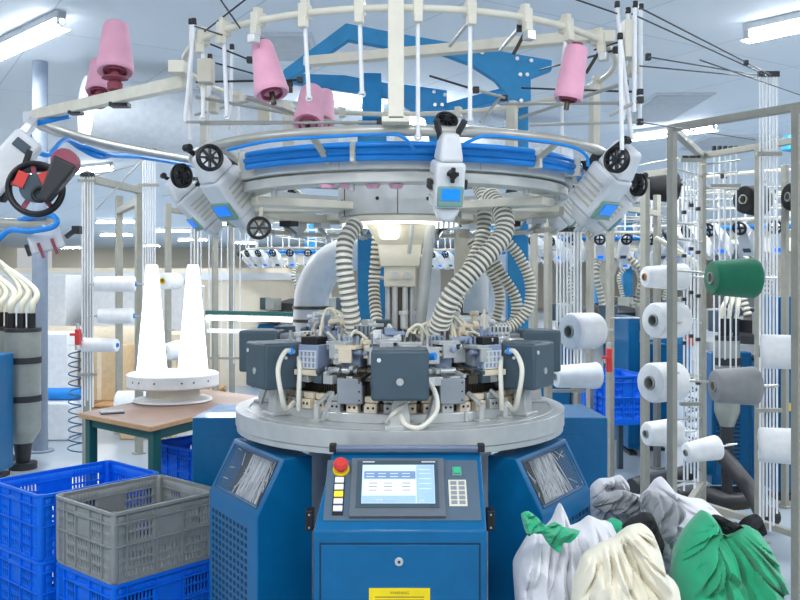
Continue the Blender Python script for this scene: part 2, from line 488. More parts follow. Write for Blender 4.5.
# needle bed
MB().ring(.43, .50, 1.016, 1.052).build('cam_ring', 'steel', KM, bevel=.004)
MB().ring(.30, .452, 1.05, 1.082).build('cam_ring', 'dark_steel', KM, bevel=.003)
MB().ring(.28, .425, 1.08, 1.155).build('needle_cylinder', 'charcoal', KM)
nd = MB()
for k in range(150):
    a = rad(-110 + k * 220 / 149)
    nd.box(pol(a, .427, 1.118), (.005, .006, .072), RZ(a))
o = nd.build('needle', 'dark_steel', KM); o['kind'] = 'stuff'
for k in range(26):                       # cam blocks in front of the cylinder
    a = rad(-100 + k * 8)
    M1 = TR(pol(a, .47, 1.05)) @ RZ(a)
    mb = MB(M1); mb.box((0, 0, .016), (.044, .03, .034)); mb.box((0, .012, .045), (.05, .03, .022))
    c = mb.build('cam_block', 'cam' if k % 3 else 'plate_steel', KM, bevel=.003)
    h = MB(M1)
    for s in (-.009, .009): h.cyl((s, -.0165, .018), (s, -.014, .018), .0045, n=10)
    h.build('screw', 'black', c)
for k in range(20):                       # pale sinker cap plates
    a = rad(-100 + k * 10.5)
    mb = MB(TR(pol(a, .395, 1.163)) @ RZ(a)); mb.box((0, 0, 0), (.066, .085, .009), RX(rad(8)))
    mb.box((0, .03, .012), (.03, .025, .018))
    mb.build('sinker_cap', 'cream' if k % 4 else 'steel', KM, bevel=.002)
MB().ring(.12, .36, 1.155, 1.185).build('sinker_ring', 'steel', KM, bevel=.004)
MB().lathe([(.33, 1.185), (.33, 1.2), (.25, 1.23), (.12, 1.235), (.12, 1.185)], TR((CX, CY, 0)), 64).build('dial', 'plate_steel', KM)

# grey motor boxes on posts
def motor_box(a, r=.555, z=1.2, s=(.188, .16, .165), post=True, hoses=True, m='slate'):
    M1 = TR(pol(a, r, z)) @ RZ(a)
    mb = MB(M1); mb.box((0, 0, 0), s)
    c = mb.build('motor_box', m, KM, bevel=.010, seg=3)
    q = MB(M1)
    q.cyl((0, -s[1]/2 - .004, -.02), (0, -s[1]/2, -.02), .012, n=18); q.build('lock', 'steel', c)
    q = MB(M1)
    for sx in (-.068,): q.cyl((sx, -s[1]/2 - .003, .05), (sx, -s[1]/2, .05), .007, n=12)
    for sx in (-1, 1): q.cyl((sx*(s[0]/2+.002), 0, .03), (sx*s[0]/2, 0, .03), .006, n=12)
    q.build('screw', 'lightgrey', c)
    if post:
        zz = 1.017 - z
        q = MB(M1); q.hexa([(-.036,-.02,zz),(.036,-.02,zz),(.036,.03,zz),(-.036,.03,zz),(-.026,-.012,-s[2]/2),(.026,-.012,-s[2]/2),(.026,.03,-s[2]/2),(-.026,.03,-s[2]/2)])
        q.box((0, .005, zz + .006), (.1, .075, .012))
        p = q.build('stand', 'plate_steel', c, bevel=.003)
    q = MB(M1)                            # gearbox and bracket behind it, above the cylinder
    q.box((0, s[1]/2 + .03, .02), (.12, .065, .1)); q.box((0, s[1]/2 + .085, .0), (.09, .06, .07))
    q.build('gearbox', 'slate_light', c, bevel=.005)
    q = MB(M1); q.cyl((-.06, s[1]/2 + .03, .045), (.06, s[1]/2 + .03, .045), .016, n=14)
    q.cyl((0, s[1]/2 + .06, .02), (0, s[1]/2 + .15, .0), .018, n=14); q.build('shaft', 'steel', c)
    if hoses:
        sg = 1 if a > .2 else -1
        if abs(a) < .1: paths = [[(.085, .07, -.03), (.115, .0, -.06), (.12, -.035, -.12), (.07, -.05, -.17), (.02, -.04, -.165), (-.0, .0, -.13)], [(-.04, .02, -.165), (-.02, -.02, -.13), (.03, .0, -.09)]]
        else:
            x = -sg * (s[0] / 2 + .012)
            paths = [[(x*.85, .03, .05), (x*1.25, -.02, .055), (x*1.55, -.06, 0), (x*1.6, -.05, -.09), (x*1.3, -.02, -.145), (x*.9, .03, -.13)],
                     [(x*.9, .05, .03), (x*1.35, .03, -.02), (x*1.5, .02, -.1), (x*1.3, .03, -.15)]]
        for pth in paths:
            MB(M1).tube(smooth_path(pth), .0085, 10).build('air_hose', 'hose', c)
        q = MB(M1); x = -sg * (s[0] / 2 + .012)
        q.cyl((x*.7, .03, .05), (x*1.12, .005, .056), .0125, n=12)
        q.build('hose_fitting', 'hose_blue', c)
    return c
motor_box(0, z=1.197, r=.56)
for sg in (-1, 1):
    motor_box(sg * rad(59), r=.53); motor_box(sg * rad(99), r=.555, z=1.225, hoses=False)
    motor_box(sg * rad(137), r=.5, z=1.24, s=(.15, .13, .13), hoses=False)
motor_box(PI, r=.42, z=1.31, s=(.13, .1, .12), hoses=False, m='slate_light')
# side grille boxes beside the big motor boxes
for sg in (-1, 1):
    M1 = TR(pol(sg * rad(43), .45, 1.235)) @ RZ(sg * rad(30))
    c = MB(M1).box((0, 0, 0), (.085, .08, .085)).build('valve_block', 'bluegrey', KM, bevel=.004)
    q = MB(M1)
    for i in range(5): q.box((-.034 + i*.017, -.042, -.01), (.0045, .006, .06))
    for i in range(4): q.box((0, -.042, -.04 + i*.02), (.075, .006, .0045))
    q.build('grille', 'lightgrey', c)
    MB(M1).box((0, -.0, .056), (.07, .07, .028)).build('cap', 'black', c, bevel=.004)
    MB(M1).box((0, -.01, -.055), (.1, .09, .02)).build('bracket', 'cam', c, bevel=.002)
# smaller light-grey stepping boxes low in front
for a, z in ((-21, 1.125), (22, 1.125), (-76, 1.12), (78, 1.12)):
    M1 = TR(pol(rad(a), .47, z)) @ RZ(rad(a) + (.25 if a < 0 else -.25))
    c = MB(M1).box((0, 0, 0), (.088, .07, .088)).build('stepper_box', 'slate_light', KM, bevel=.004)
    q = MB(M1)
    for i in range(3): q.cyl((.033, -.037, -.03 + i*.03), (.033, -.034, -.03 + i*.03), .003, n=8)
    q.build('screw', 'black', c)
    q = MB(M1); q.bar((.05, -.02, -.05), (.05, -.02, -.105 - (z - 1.125)), .006); q.build('rod', 'steel', c); q = MB(M1); q.bar((-.06, -.03, .0), (-.09, -.05, -.1 - (z-1.125)), .014, .01); q.build('bracket', 'plate_steel', c)
# steel brackets standing on the ring plate
for a in (-34, 33, 46):
    mb = MB(); p = pol(rad(a), .52, 1.017)
    e = pol(rad(a), .49, 1.1)
    mb.box(p + Vector((0, 0, .004)), (.05, .03, .008), RZ(rad(a))); mb.bar(p, p + Vector((0, 0, .06)), .016, .01); mb.bar(p + Vector((0, 0, .055)), e + Vector((.03 if a < 0 else -.03, 0, .015)), .018, .01)
    mb.build('bracket', 'plate_steel', KM, bevel=.001)
# knitting system heads round the dial
rn = random.Random(11)
for k in range(40):
    a = rad(-172 + k * 344 / 39 + rn.uniform(-3, 3)); r = rn.uniform(.30, .41); z = 1.19
    M1 = TR(pol(a, r, z)) @ RZ(a + rn.uniform(-.15, .15))
    h = rn.uniform(.05, .1)
    c = MB(M1).box((0, 0, h/2), (rn.uniform(.04, .07), rn.uniform(.05, .09), h)).build('knitting_head', rn.choice(['slate_light', 'bluegrey', 'bluegrey', 'slate', 'lightgrey']), KM, bevel=.004)
    q = MB(M1); q.box((0, -.05, h + .008), (.08, .075, .014)); q.box((.0, -.085, h - .02), (.05, .012, .05)); q.build('bracket', rn.choice(['steel', 'plate_steel', 'cam']), c, bevel=.002)
    q = MB(M1)
    for s in (-.022, .0, .022): q.cyl((s, -.03, h), (s, -.03, h + rn.uniform(.02, .055)), .006, n=8)
    q.cyl((-.05, -.06, h - .01), (.05, -.06, h - .01), .009, n=10); q.build('pin', rn.choice(['steel', 'bluegrey', 'charcoal']), c)
    if k % 4 == 0:
        q = MB(M1); q.tube(smooth_path([(.02, -.03, h + .02), (.03, -.01, h + .05), (rn.uniform(-.05, .08), .06, h + rn.uniform(.03, .06)), (0, .14, h + .0)]), .0045, 8)
        q.build('air_tube', rn.choice(['tube_cream', 'tube_cream', 'hose']), c)
for k in range(30):                       # low dark levers and rods between heads and cams
    a = rad(-95 + k * 6.5 + rn.uniform(-2, 2)); r = .40
    M1 = TR(pol(a, r, 1.175)) @ RZ(a)
    q = MB(M1); q.bar((0, .02, .03), (rn.uniform(-.05, .05), -.1, rn.uniform(-.02, .03)), .014); q.cyl((-.03, -.05, .015), (.03, -.05, .015), .011, n=10); q.box((.01, -.08, -.015), (.04, .03, .03))
    q.build('lever', rn.choice(['steel', 'steel', 'plate_steel', 'dark_steel', 'slate', 'lightgrey']), KM, bevel=.002)
for k in range(64):                       # small bright fittings filling the system heads
    a = rad(-112 + k * 3.55 + rn.uniform(-1.5, 1.5)); r = rn.choice([.30, .34, .38, .41, .44]); z = 1.20 + (.46 - r) * .9 + rn.uniform(-.03, .05)
    M1 = TR(pol(a, r, z)) @ RZ(a + rn.uniform(-.5, .5))
    q = MB(M1); t_ = k % 5
    if t_ == 0: q.cyl((-.04, 0, 0), (.04, 0, rn.uniform(-.01, .02)), .010, n=10); q.cyl((.02, 0, 0), (.045, 0, 0), .015, n=10); nm = 'pneumatic_rod'
    elif t_ == 1: q.box((0, 0, 0), (.07, .05, .012)); q.box((-.02, 0, .012), (.03, .04, .016)); nm = 'cover_plate'
    elif t_ == 2: q.cyl((0, 0, -.03), (0, 0, .03), .012, n=10); q.cyl((0, 0, .02), (0, 0, .035), .018, n=10); nm = 'oil_cup'
    elif t_ == 3: q.box((0, 0, 0), (.03, .035, .05)); q.cyl((0, -.02, .005), (0, -.04, .005), .01, n=10); nm = 'sensor_block'
    else: q.bar((-.03, .02, .02), (.03, -.03, -.03), .009); q.bar((.03, -.03, -.03), (.03, -.035, -.06), .009); nm = 'link_arm'
    q.build(nm, ['steel', 'lightgrey', 'plate_steel', 'bluegrey', 'cam'][(k * 7 + k // 5) % 5], KM, bevel=.002)
# upper valve manifolds in front of the shaft
for (px, py, d, w, h, m) in ((400, 352, 3.05, .10, .04, 'bluegrey'), (413, 335, 3.2, .075, .045, 'slate_light'), (384, 330, 3.3, .06, .08, 'slate'), (362, 333, 3.15, .06, .06, 'slate_light'), (437, 345, 3.1, .045, .07, 'bluegrey'), (458, 335, 3.25, .06, .06, 'slate_light'), (487, 340, 3.2, .08, .05, 'bluegrey'), (335, 345, 3.2, .06, .06, 'bluegrey'), (497, 330, 3.4, .09, .03, 'lightgrey'), (312, 335, 3.4, .09, .03, 'lightgrey'), (520, 335, 3.6, .08, .05, 'slate'), (285, 332, 3.6, .08, .05, 'slate')):
    p = W(px, py, d); mb = MB(TR(p)); mb.box((0, 0, 0), (w, .07, h))
    c = mb.build('valve_manifold', m, KM, bevel=.003)
    q = MB(TR(p))
    n = max(3, int(w / .014))
    for i in range(n): q.box((-w/2 + (i+.5)*w/n, -.037, h*.15), (.006, .008, h*.6))
    q.build('fin', 'slate', c)
    q = MB(TR(p)); q.bar((0, .01, -h/2), (0, .01, -(p.z - 1.2)), .03, .02); q.build('stalk', 'steel', c)
for (px, py, d) in ((372, 338, 3.1), (352, 345, 3.1), (440, 330, 3.15), (425, 338, 3.1), (465, 322, 3.2), (340, 322, 3.2)):
    p = W(px, py, d)
    for i in range(2):
        e = [p + Vector((rn.uniform(-.09, .09), rn.uniform(-.03, .06), z)) for z in (-.05, .02, .045, .02, -.06)]
        e.sort(key=lambda v: v.x); MB().tube(smooth_path(e), .0055, 8).build('air_tube', 'tube_cream', KM)

# central column
MB().cyl((CX, CY, 1.2), (CX, CY, 1.5), .036, n=24).build('spindle', 'dark_steel', KM)
for a in (-1.15, -.4, .4, 1.15, 2.4, -2.4):
    MB().cyl(pol(a, .05, 1.2), pol(a, .05, 1.5), .012, n=12).build('tie_rod', 'steel', KM)
mb = MB(); mb.box((CX, CY, 1.522), (.125, .12, .085)); c = mb.build('spindle_head', 'cream', KM, bevel=.006)
q = MB()
for s in (-.02, .028): MB().cyl((s, CY-.06, 1.525), (s, CY-.085, 1.525), .014, n=16).build('knob', 'steel', c)
q.cyl((-.1, CY-.03, 1.52), (-.06, CY-.03, 1.515), .008, n=10); q.build('handle', 'steel', c)
def frustum(mb, z0, w0, d0, z1, w1, d1, c=(CX, CY)):
    return mb.hexa([(c[0]-w0, c[1]-d0, z0), (c[0]+w0, c[1]-d0, z0), (c[0]+w0, c[1]+d0, z0), (c[0]-w0, c[1]+d0, z0), (c[0]-w1, c[1]-d1, z1), (c[0]+w1, c[1]-d1, z1), (c[0]+w1, c[1]+d1, z1), (c[0]-w1, c[1]+d1, z1)])
mb = MB(); frustum(mb, 1.56, .078, .07, 1.655, .088, .08); frustum(mb, 1.655, .088, .08, 1.735, .14, .12)
c = mb.build('hub_bracket', 'cream', KM, bevel=.004)
q = MB(); q.hexa([(-.075, CY-.11, 1.665), (-.005, CY-.11, 1.665), (-.005, CY-.06, 1.665), (-.075, CY-.06, 1.665), (-.085, CY-.125, 1.715), (-.0, CY-.125, 1.715), (-.0, CY-.06, 1.715), (-.085, CY-.06, 1.715)])
q.build('lamp_window', 'lamp_ring', c, bevel=.01)
q = MB(); q.cyl((.05, CY-.14, 1.73), (.035, CY-.1, 1.61), .008, n=10); q.build('pin', 'steel', c)
MB().cyl(pol(.9, .15, 1.72), pol(.9, .09, 1.25), .022, n=14).build('tie_rod', 'steel', KM)
MB().ring(.13, .237, 1.728, 1.752).build('lamp_disc', 'cream', KM, bevel=.003)
MB().ring(.15, .228, 1.722, 1.729).build('ring_lamp', 'lamp_ring', KM)
L = bpy.data.lights.new('ring_light', 'AREA'); L.shape = 'DISK'; L.size = .44; L.energy = .5; L.color = (1, .97, .9)
lo = bpy.data.objects.new('ring_light', L); COL.objects.link(lo); lo.location = (CX, CY, 1.718)
mb = MB(); mb.ring(.1, .245, 1.752, 1.868); c = mb.build('hub_drum', 'plate_steel', KM, bevel=.003)
q = MB()
for a in (-20, 25, 70, -65): q.cyl(pol(rad(a), .243, 1.81), pol(rad(a), .2475, 1.81), .007, n=12)
q.build('bolt_hole', 'black', c)
for a in (-2, 60, -60): MB().box(pol(rad(a), .245, 1.81), (.003, .004, .114), RZ(rad(a))).build('seam', 'dark_steel', c)
for px in (327, 347, 373, 396):          # little pink yarn discs below the upper ring
    M1 = TR(W(px, 186, 2.87))
    q = MB(M1); q.cyl((0, 0, -.007), (0, 0, .004), .02, .026, n=18); c = q.build('yarn_disc', 'pink', KM)
    q = MB(M1); q.bar((.012, 0, 0), (.012, 0, .04), .004); q.bar((-.012, 0, 0), (-.012, 0, .04), .004); q.build('holder', 'charcoal', c)

# feeder rings
c = MB().ring(.60, .672, 1.862, 1.892, n=128).build('feeder_ring', 'ring_grey', KM, bevel=.003)
for a in range(-160, 200, 40): MB().box(pol(rad(a - 17), .672, 1.877), (.003, .004, .028), RZ(rad(a - 17))).build('seam', 'cream_dark', c)
MB().ring(.56, .655, 1.822, 1.856, n=128).build('feeder_ring', 'ring_grey', KM, bevel=.003)
MB().ring(.56, .65, 1.765, 1.80, n=96, a0=rad(90), a1=rad(270)).build('feeder_ring', 'cream_dark', KM)
MB().ring(.585, .625, 1.705, 1.72, n=128, a0=rad(95), a1=rad(265)).build('feeder_ring', 'cream_dark', KM)
for a in (90, -90, 150, -150, 180, 60, -60):
    M1 = TR(pol(rad(a), .42, 1.79)) @ RZ(rad(a)); MB(M1).box((0, 0, 0), (.12, .4, .03)).build('ring_arm', 'cream', KM, bevel=.003)
for k in range(12):
    a = rad(15 + k * 30); MB().cyl(pol(a, .615, 1.80), pol(a, .615, 1.845), .012, n=10).build('spacer', 'steel', KM)
for k in range(9):                        # small clip-on guides under the far side of the rings
    a = rad(108 + k * 18); M1 = TR(pol(a, .6, 1.76)) @ RZ(a)
    c = MB(M1).box((0, 0, 0), (.05, .07, .035)).build('yarn_guide', 'charcoal' if k % 2 else 'lightgrey', KM, bevel=.003)
    MB(M1).cyl((0, -.02, -.02), (.0, .05, -.06), .012, n=8).build('nozzle', 'steel', c)
for i, (r, z) in enumerate(((.716, 1.934), (.722, 1.914), (.716, 1.895))):
    MB().torus(r - .016, .0115, z, a0=rad(-50), a1=rad(84), n=90).build('blue_hose', 'hose_blue', KM, label='blue air hose lying along the feeder ring')
for a in (-49, -12, 14, 40, 62, 83):
    MB(TR(pol(rad(a), .695, 1.912)) @ RZ(rad(a))).box((0, 0, 0), (.014, .07, .065)).build('hose_clip', 'cream', KM, bevel=.002)
MB().torus(.80, .0175, 1.962, n=160, k=14).build('tube_ring', 'rod', KM)
for k in range(12):
    a = rad(10 + 30 * k)
    MB().bar(pol(a, .8, 1.955), pol(a, .665, 1.882), .018, .012).build('ring_bracket', 'cream_dark', KM)
for a in (-120, -150, 180, 150, 120, -8, 9):
    p = pol(rad(a), .8, 1.945); q = pol(rad(a), .69, 1.89)
# thin blue branch hoses
for pts in ([(228, 150, 2.83), (270, 141, 2.72), (340, 136, 2.66), (388, 134, 2.64), (404, 138, 2.64), (416, 152, 2.7)],
            [(450, 153, 2.72), (468, 142, 2.67), (490, 136, 2.66), (540, 141, 2.69), (572, 147, 2.74), (586, 155, 2.78), (588, 166, 2.8)]):
    MB().tube(smooth_path([W(*p) for p in pts]), .0055, 8).build('branch_hose', 'hose_blue', KM)

# yarn storage feeders
def feeder(Mx, parent, as_thing=None, s=1.0, wheel=None, knob=False):
    M1 = Mx @ Matrix.Scale(s, 4)
    mb = MB(M1)
    mb.hexa([(-.046,-.045,-.10),(.046,-.045,-.10),(.046,.055,-.10),(-.046,.055,-.10),(-.046,-.05,.04),(.046,-.05,.04),(.046,.055,.04),(-.046,.055,.04)])
    mb.hexa([(-.038,-.05,.04),(.038,-.05,.04),(.038,.05,.04),(-.038,.05,.04),(-.026,-.03,.125),(.026,-.03,.125),(.026,.045,.125),(-.026,.045,.125)])
    mb.hexa([(-.022,-.03,-.145),(.022,-.03,-.145),(.022,.02,-.145),(-.022,.02,-.145),(-.04,-.04,-.10),(.04,-.04,-.10),(.04,.04,-.10),(-.04,.04,-.10)])
    o = mb.build('feeder', 'lightgrey', parent, bevel=.012, seg=3) if as_thing is None else as_thing(mb)
    par = o
    q = MB(M1); q.box((0, -.05, -.062), (.08, .012, .062)); q.build('display_frame', 'lcd_green', par, bevel=.004)
    q = MB(M1); q.box((0, -.0565, -.055), (.056, .004, .034)); q.build('display', 'lcd_blue', par)
    q = MB(M1)
    for i in range(5): q.box((-.047, .01, -.07 + i*.018), (.003, .07, .006)); q.box((.047, .01, -.07 + i*.018), (.003, .07, .006))
    q.build('vent_grille', 'cream_dark', par)
    T = TR(wheel[0]) @ RZ(wheel[1]) @ RX(PI/2) @ Matrix.Scale(.85, 4) if wheel else M1 @ TR((0, .06, .15)) @ RX(rad(40)) @ Matrix.Scale(.7, 4)
    q = MB(T)                             # yarn wheel on the upper end
    q.torus(.045, .007, 0, c=(0, 0), n=28, k=8); q.torus(.045, .007, .02, c=(0, 0), n=28, k=8)
    for k in range(8):
        a = 2*PI*k/8; q.bar((.012*math.cos(a), .012*math.sin(a), .01), (.045*math.cos(a), .045*math.sin(a), .01), .006, .022)
    q.cyl((0,0,-.006),(0,0,.028),.014, n=14); q.build('yarn_wheel', 'black', par)
    q = MB(M1)
    if knob: q.cyl((0, -.05, .01), (0, -.075, .005), .013, n=12); q.bar((-.018, -.066, .008), (.018, -.066, .008), .012); q.bar((0, -.066, -.018), (0, -.07, .028), .012); q.build('tension_knob', 'black', par, bevel=.002)
    else: q.bar((-.05, .02, .09), (-.055, .0, .14), .014); q.cyl((-.062, 0, .145), (-.035, 0, .145), .011, n=12); q.build('tension_knob', 'black', par, bevel=.002)
    q = MB(M1)
    for sx in (-1, 1):
        if knob: q.box((sx*.055, .0, -.03), (.014, .03, .03)); q.bar((sx*.02, .03, .1), (sx*.045, .0, .165), .016)
    q.box((0, .065, .02), (.05, .035, .06)); q.build('clamp', 'charcoal', par, bevel=.003)
    q = MB(M1)
    for i in range(4): q.cyl((-.024 + i*.016, -.02, -.145), (-.024 + i*.016, -.02, -.165), .004, n=8)
    q.build('eyelet', 'steel', par)
    return o
def fm(a, R, z, tilt, yaw=0): return TR(pol(rad(a), R, z)) @ RZ(rad(a) + yaw) @ RX(rad(tilt))
feeder(fm(10.5, .80, 1.83, 14), KM, knob=True)
feeder(fm(-62, .715, 1.845, 42, .42), KM, s=1.18, wheel=(W(209, 158, 2.84), .5))
feeder(fm(-80, .80, 1.80, 44, .3), KM, wheel=(W(180, 176, 3.1), 1.0))
feeder(fm(63, .82, 1.85, 42, -.35), KM, s=1.22, wheel=(W(618, 160, 2.86), -.75))
feeder(fm(84, .84, 1.80, 44), KM, wheel=(W(640, 185, 3.3), -1.2))
for a in (112, 138, 165, -165, -140, -115):
    feeder(fm(a, .80, 1.84, 42), KM)
# small spoked wheel below the ring
q = MB(TR(W(259, 228, 2.95)) @ RX(rad(75)))
q.torus(.036, .006, 0, c=(0,0), n=28, k=8)
for k in range(6):
    a = PI*k/3; q.bar((0,0,0), (.036*math.cos(a), .036*math.sin(a), 0), .006)
c = q.build('guide_wheel', 'black', KM); MB().bar(W(259, 228, 2.96), W(262, 208, 3.0), .012).build('wheel_arm', 'cream_dark', c)

# upper creel hoop
RH, ZH = .83, 2.325
MB().torus(RH, .0115, ZH, n=160, k=12).build('creel_hoop', 'cream', KM)
rods = [(203, 118, 0), (224, 116, 3), (258, None, 0), (305, 98, 4), (360, 94, 2), (418, 137, 0), (470, 121, 0), (525, None, 0), (566, 99, -8), (598, None, 0)]
for (px, yb, dx) in rods:
    a = ring_angle(px, RH); p = pol(a, RH, ZH)
    M1 = TR(p) @ RZ(a)
    c = MB(M1).box((0, 0, .004), (.03, .042, .046)).box((0, 0, .032), (.02, .03, .02)).box((0, -.012, -.032), (.026, .026, .03)).build('hoop_clamp', 'cream', KM, bevel=.003)
    if yb:
        q = W(px + dx, yb, p.y)
        MB().cyl(p - Vector((0, 0, .04)), q, .0068, n=10).build('guide_rod', 'white_rod', c)
        MB().torus(.008, .0025, 0, c=(0, 0), n=14, k=6).build('x', 'steel', c) if 0 else None
        e = MB(TR(q) @ RX(PI/2)); e.torus(.009, .003, 0, c=(0, 0), n=14, k=6); e.build('eyelet', 'steel', c)
    else:
        e = MB(); e.cyl(p - Vector((0, 0, .045)), p + Vector((-.02 if px < 400 else -.03, .05, -.10)), .006, n=8); e.build('peg', 'dark_steel', c)
        e = MB(M1); e.box((0, -.02, -.06), (.03, .03, .03)); e.build('tension_disc', 'steel', c, bevel=.003)
for k in range(9):                        # far side of the hoop
    a = rad(100 + k * 20); p = pol(a, RH, ZH)
    c = MB(TR(p) @ RZ(a)).box((0, 0, .0), (.03, .04, .05)).build('hoop_clamp', 'cream', KM, bevel=.003)
    MB().cyl(p, p - Vector((0, 0, .33 + .04 * (k % 3))), .008, n=8).build('guide_rod', 'white_rod', c)
# front post between the tube ring and the hoop
c = MB().box((W(396, 0, 2.6).x, 2.6, 2.245), (.048, .03, .52)).build('hoop_post', 'cream', KM, bevel=.003)
MB().box((W(396, 0, 2.6).x, 2.61, 1.985), (.085, .05, .018)).build('foot_plate', 'cream', c, bevel=.002)
for a in (-100, 100, 180, 140, -140):
    MB(TR(pol(rad(a), .815, 2.145)) @ RZ(rad(a))).box((0, 0, 0), (.05, .03, .36)).build('hoop_post', 'cream', KM, bevel=.003)
# side stands with pairs of white rods
def stand_rod(p0, p1, r=.007):
    a, b = W(*p0), W(*p1)
    c = MB().cyl(a, b, r, n=10).build('stand_rod', 'white_rod', KM)
    MB().box(a + Vector((0, 0, .012)), (.018, .018, .022)).build('end_cap', 'black', c, bevel=.004)
    return c
for p0, p1 in (((194, 25, 2.95), (185, 122, 2.95)), ((191, 25, 3.2), (190, 140, 3.2)), ((617, 8, 2.95), (632, 140, 2.95)), ((628, 14, 3.05), (623, 120, 3.05)), ((635, 8, 2.9), (634, 112, 2.9)), ((641, 10, 3.2), (640, 118, 3.2)), ((620, 40, 2.8), (622, 150, 2.8)), ((210, 60, 3.3), (208, 140, 3.3)), ((232, 50, 3.4), (230, 130, 3.4))):
    stand_rod(p0, p1)
for (px, py, d, w, h, m) in ((178, 68, 3.0, .055, .042, 'cream'), (206, 72, 2.95, .05, .08, 'cream_dark'), (628, 40, 3.0, .035, .13, 'cream'), (606, 38, 3.0, .05, .04, 'cream'), (265, 113, 3.6, .045, .09, 'cream_dark'), (632, 70, 3.0, .03, .04, 'cream_dark'), (214, 105, 3.2, .03, .06, 'cream')):
    MB().box(W(px, py, d), (w, .06, h)).build('stand_plate', m, KM, bevel=.003)
for (a, b, r) in (((196, 97, 3.1), (370, 128, 3.5), .006), ((200, 124, 3.0), (380, 122, 3.0), .005), ((245, 97, 2.9), (300, 115, 3.3), .007), ((196, 82, 3.0), (300, 80, 3.2), .004), ((500, 104, 3.6), (622, 103, 3.1), .006), ((520, 118, 3.6), (625, 83, 3.1), .007), ((522, 88, 3.8), (640, 92, 3.2), .004), ((540, 70, 3.6), (616, 50, 3.0), .004), ((480, 122, 3.2), (500, 98, 3.4), .006), ((470, 88, 3.0), (505, 98, 3.4), .006), ((430, 76, 3.2), (476, 90, 3.0), .004), ((500, 50, 3.3), (520, 28, 2.75), .006), ((450, 46, 3.4), (472, 18, 2.72), .006), ((610, 115, 2.9), (640, 100, 2.9), .006), ((530, 125, 3.0), (640, 122, 3.1), .005), ((186, 122, 2.95), (300, 122, 3.2), .005), ((200, 40, 3.0), (250, 60, 3.0), .003), ((205, 60, 3.0), (290, 84, 3.2), .003), ((195, 115, 3.3), (290, 90, 3.6), .005)):
    c = MB().cyl(W(*a), W(*b), r, n=8).build('cross_rod', 'rod' if r > .004 else 'charcoal', KM)
    MB().box(W(*b), (.022, .022, .022)).build('clamp', 'charcoal', c, bevel=.003)
# yarn guide lines running off to the creels and the ceiling
for (a, b) in (((640, 8, 2.95), (771, 75, 4.5)), ((632, 14, 2.95), (768, 76, 4.5)), ((648, 57, 2.95), (757, 75, 4.5)), ((640, 66, 2.95), (755, 77, 4.5)), ((618, 14, 2.95), (560, -6, 2.7)), ((196, 38, 3.0), (250, -4, 2.7)), ((240, 28, 2.75), (218, -4, 2.9)), ((194, 26, 2.95), (222, 35, 2.75)), ((619, 42, 2.95), (594, 50, 3.0)), ((700, 60, 3.6), (800, 95, 5)), ((640, 122, 3), (755, 140, 5))):
    MB().tube([W(*a), W(*b)], .0028, 6).build('yarn_line', 'charcoal', KM)
for (px, py) in ((648, 57), (746, 63)):
    MB().box(W(px, py, 3.2 if px < 700 else 4.1), (.02, .02, .025)).build('line_clip', 'charcoal', KM, bevel=.003)
# cream beams
MB().bar(W(306, 62, 3.75), W(594, 36, 3.25), .05, .04).build('cross_beam', 'cream', KM, bevel=.003)
c = MB().bar(W(186, 82, 3.04), W(32, 116, 3.7), .036, .045).build('cross_beam', 'cream', KM, bevel=.003)
MB().box(W(32, 119, 3.7), (.06, .06, .06)).build('end_clamp', 'lightgrey', c, bevel=.008)
MB().box(W(76, 113, 3.5), (.05, .05, .012)).build('bolt_plate', 'charcoal', c)
MB().box(W(120, 105, 3.32), (.07, .05, .016)).build('bolt_plate', 'charcoal', c)
rail = smooth_path([W(34, 121, 3.67), W(55, 130, 3.9), W(100, 143, 4.16), W(150, 153, 4.52), W(200, 162, 4.82), W(235, 168, 5.1)])
MB().tube(rail, .024, 12).build('outer_rail', 'rod', KM)
for pts in ([(8, 142, 3.6), (20, 132, 3.6), (36, 124, 3.62), (70, 116, 3.6)], [(28, 130, 3.6), (34, 148, 3.62), (48, 155, 3.65), (60, 143, 3.8), (68, 140, 3.9), (80, 148, 4.0), (100, 157, 4.05), (125, 155, 4.3), (195, 166, 4.75)],
            [(68, 140, 3.9), (85, 147, 4.0), (110, 155, 4.1), (140, 157, 4.4)]):
    MB().tube(smooth_path([W(*p) for p in pts]), .011, 8).build('branch_hose', 'hose_blue', KM)

# blue gantry behind
def gantry(poly, d, th, name='gantry_plate', holes=()):
    mb = MB(); mb.prism([W(x, y, d) for x, y in poly], (0, th, 0))
    c = mb.build(name, 'gantry_blue', KM, bevel=.004)
    if holes:
        for (x, y) in holes: MB().cyl(W(x, y, d), W(x, y, d) - Vector((0, .012, 0)), .0095, n=10).build('bolt', 'steel', c)
    return c
right = [(404, 34), (552, 60), (552, 70), (531, 78), (531, 104), (511, 104), (508, 96), (495, 80), (470, 64), (440, 53), (404, 48)]
gantry(right, 4.1, .05, holes=[(442, 46), (482, 53), (517, 59), (531, 61), (520, 75), (527, 75), (521, 101)])
gantry([(404, 34), (346, 23), (283, 70), (283, 84), (348, 40), (404, 50)], 4.1, .05, 'gantry_arm')
gantry([(404, 84), (447, 90), (447, 110), (446, 150), (432, 150), (425, 118), (404, 106)], 4.55, .05, holes=[(434, 92), (448 - 3, 95), (435, 105), (442, 105)])
gantry([(404, 86), (345, 75), (285, 73), (285, 82), (340, 90), (404, 100)], 4.55, .05, 'gantry_arm')
mb = MB(); p = W(518, 100, 4.12); mb.box((p.x, 4.16, (p.z) / 2 ), (.098, .1, p.z)); c = mb.build('gantry_column', 'gantry_blue', KM, bevel=.006)
MB().bar(W(447, 110, 4.58), W(515, 92, 4.3), .06, .06).build('gantry_arm', 'gantry_blue', KM, bevel=.004)
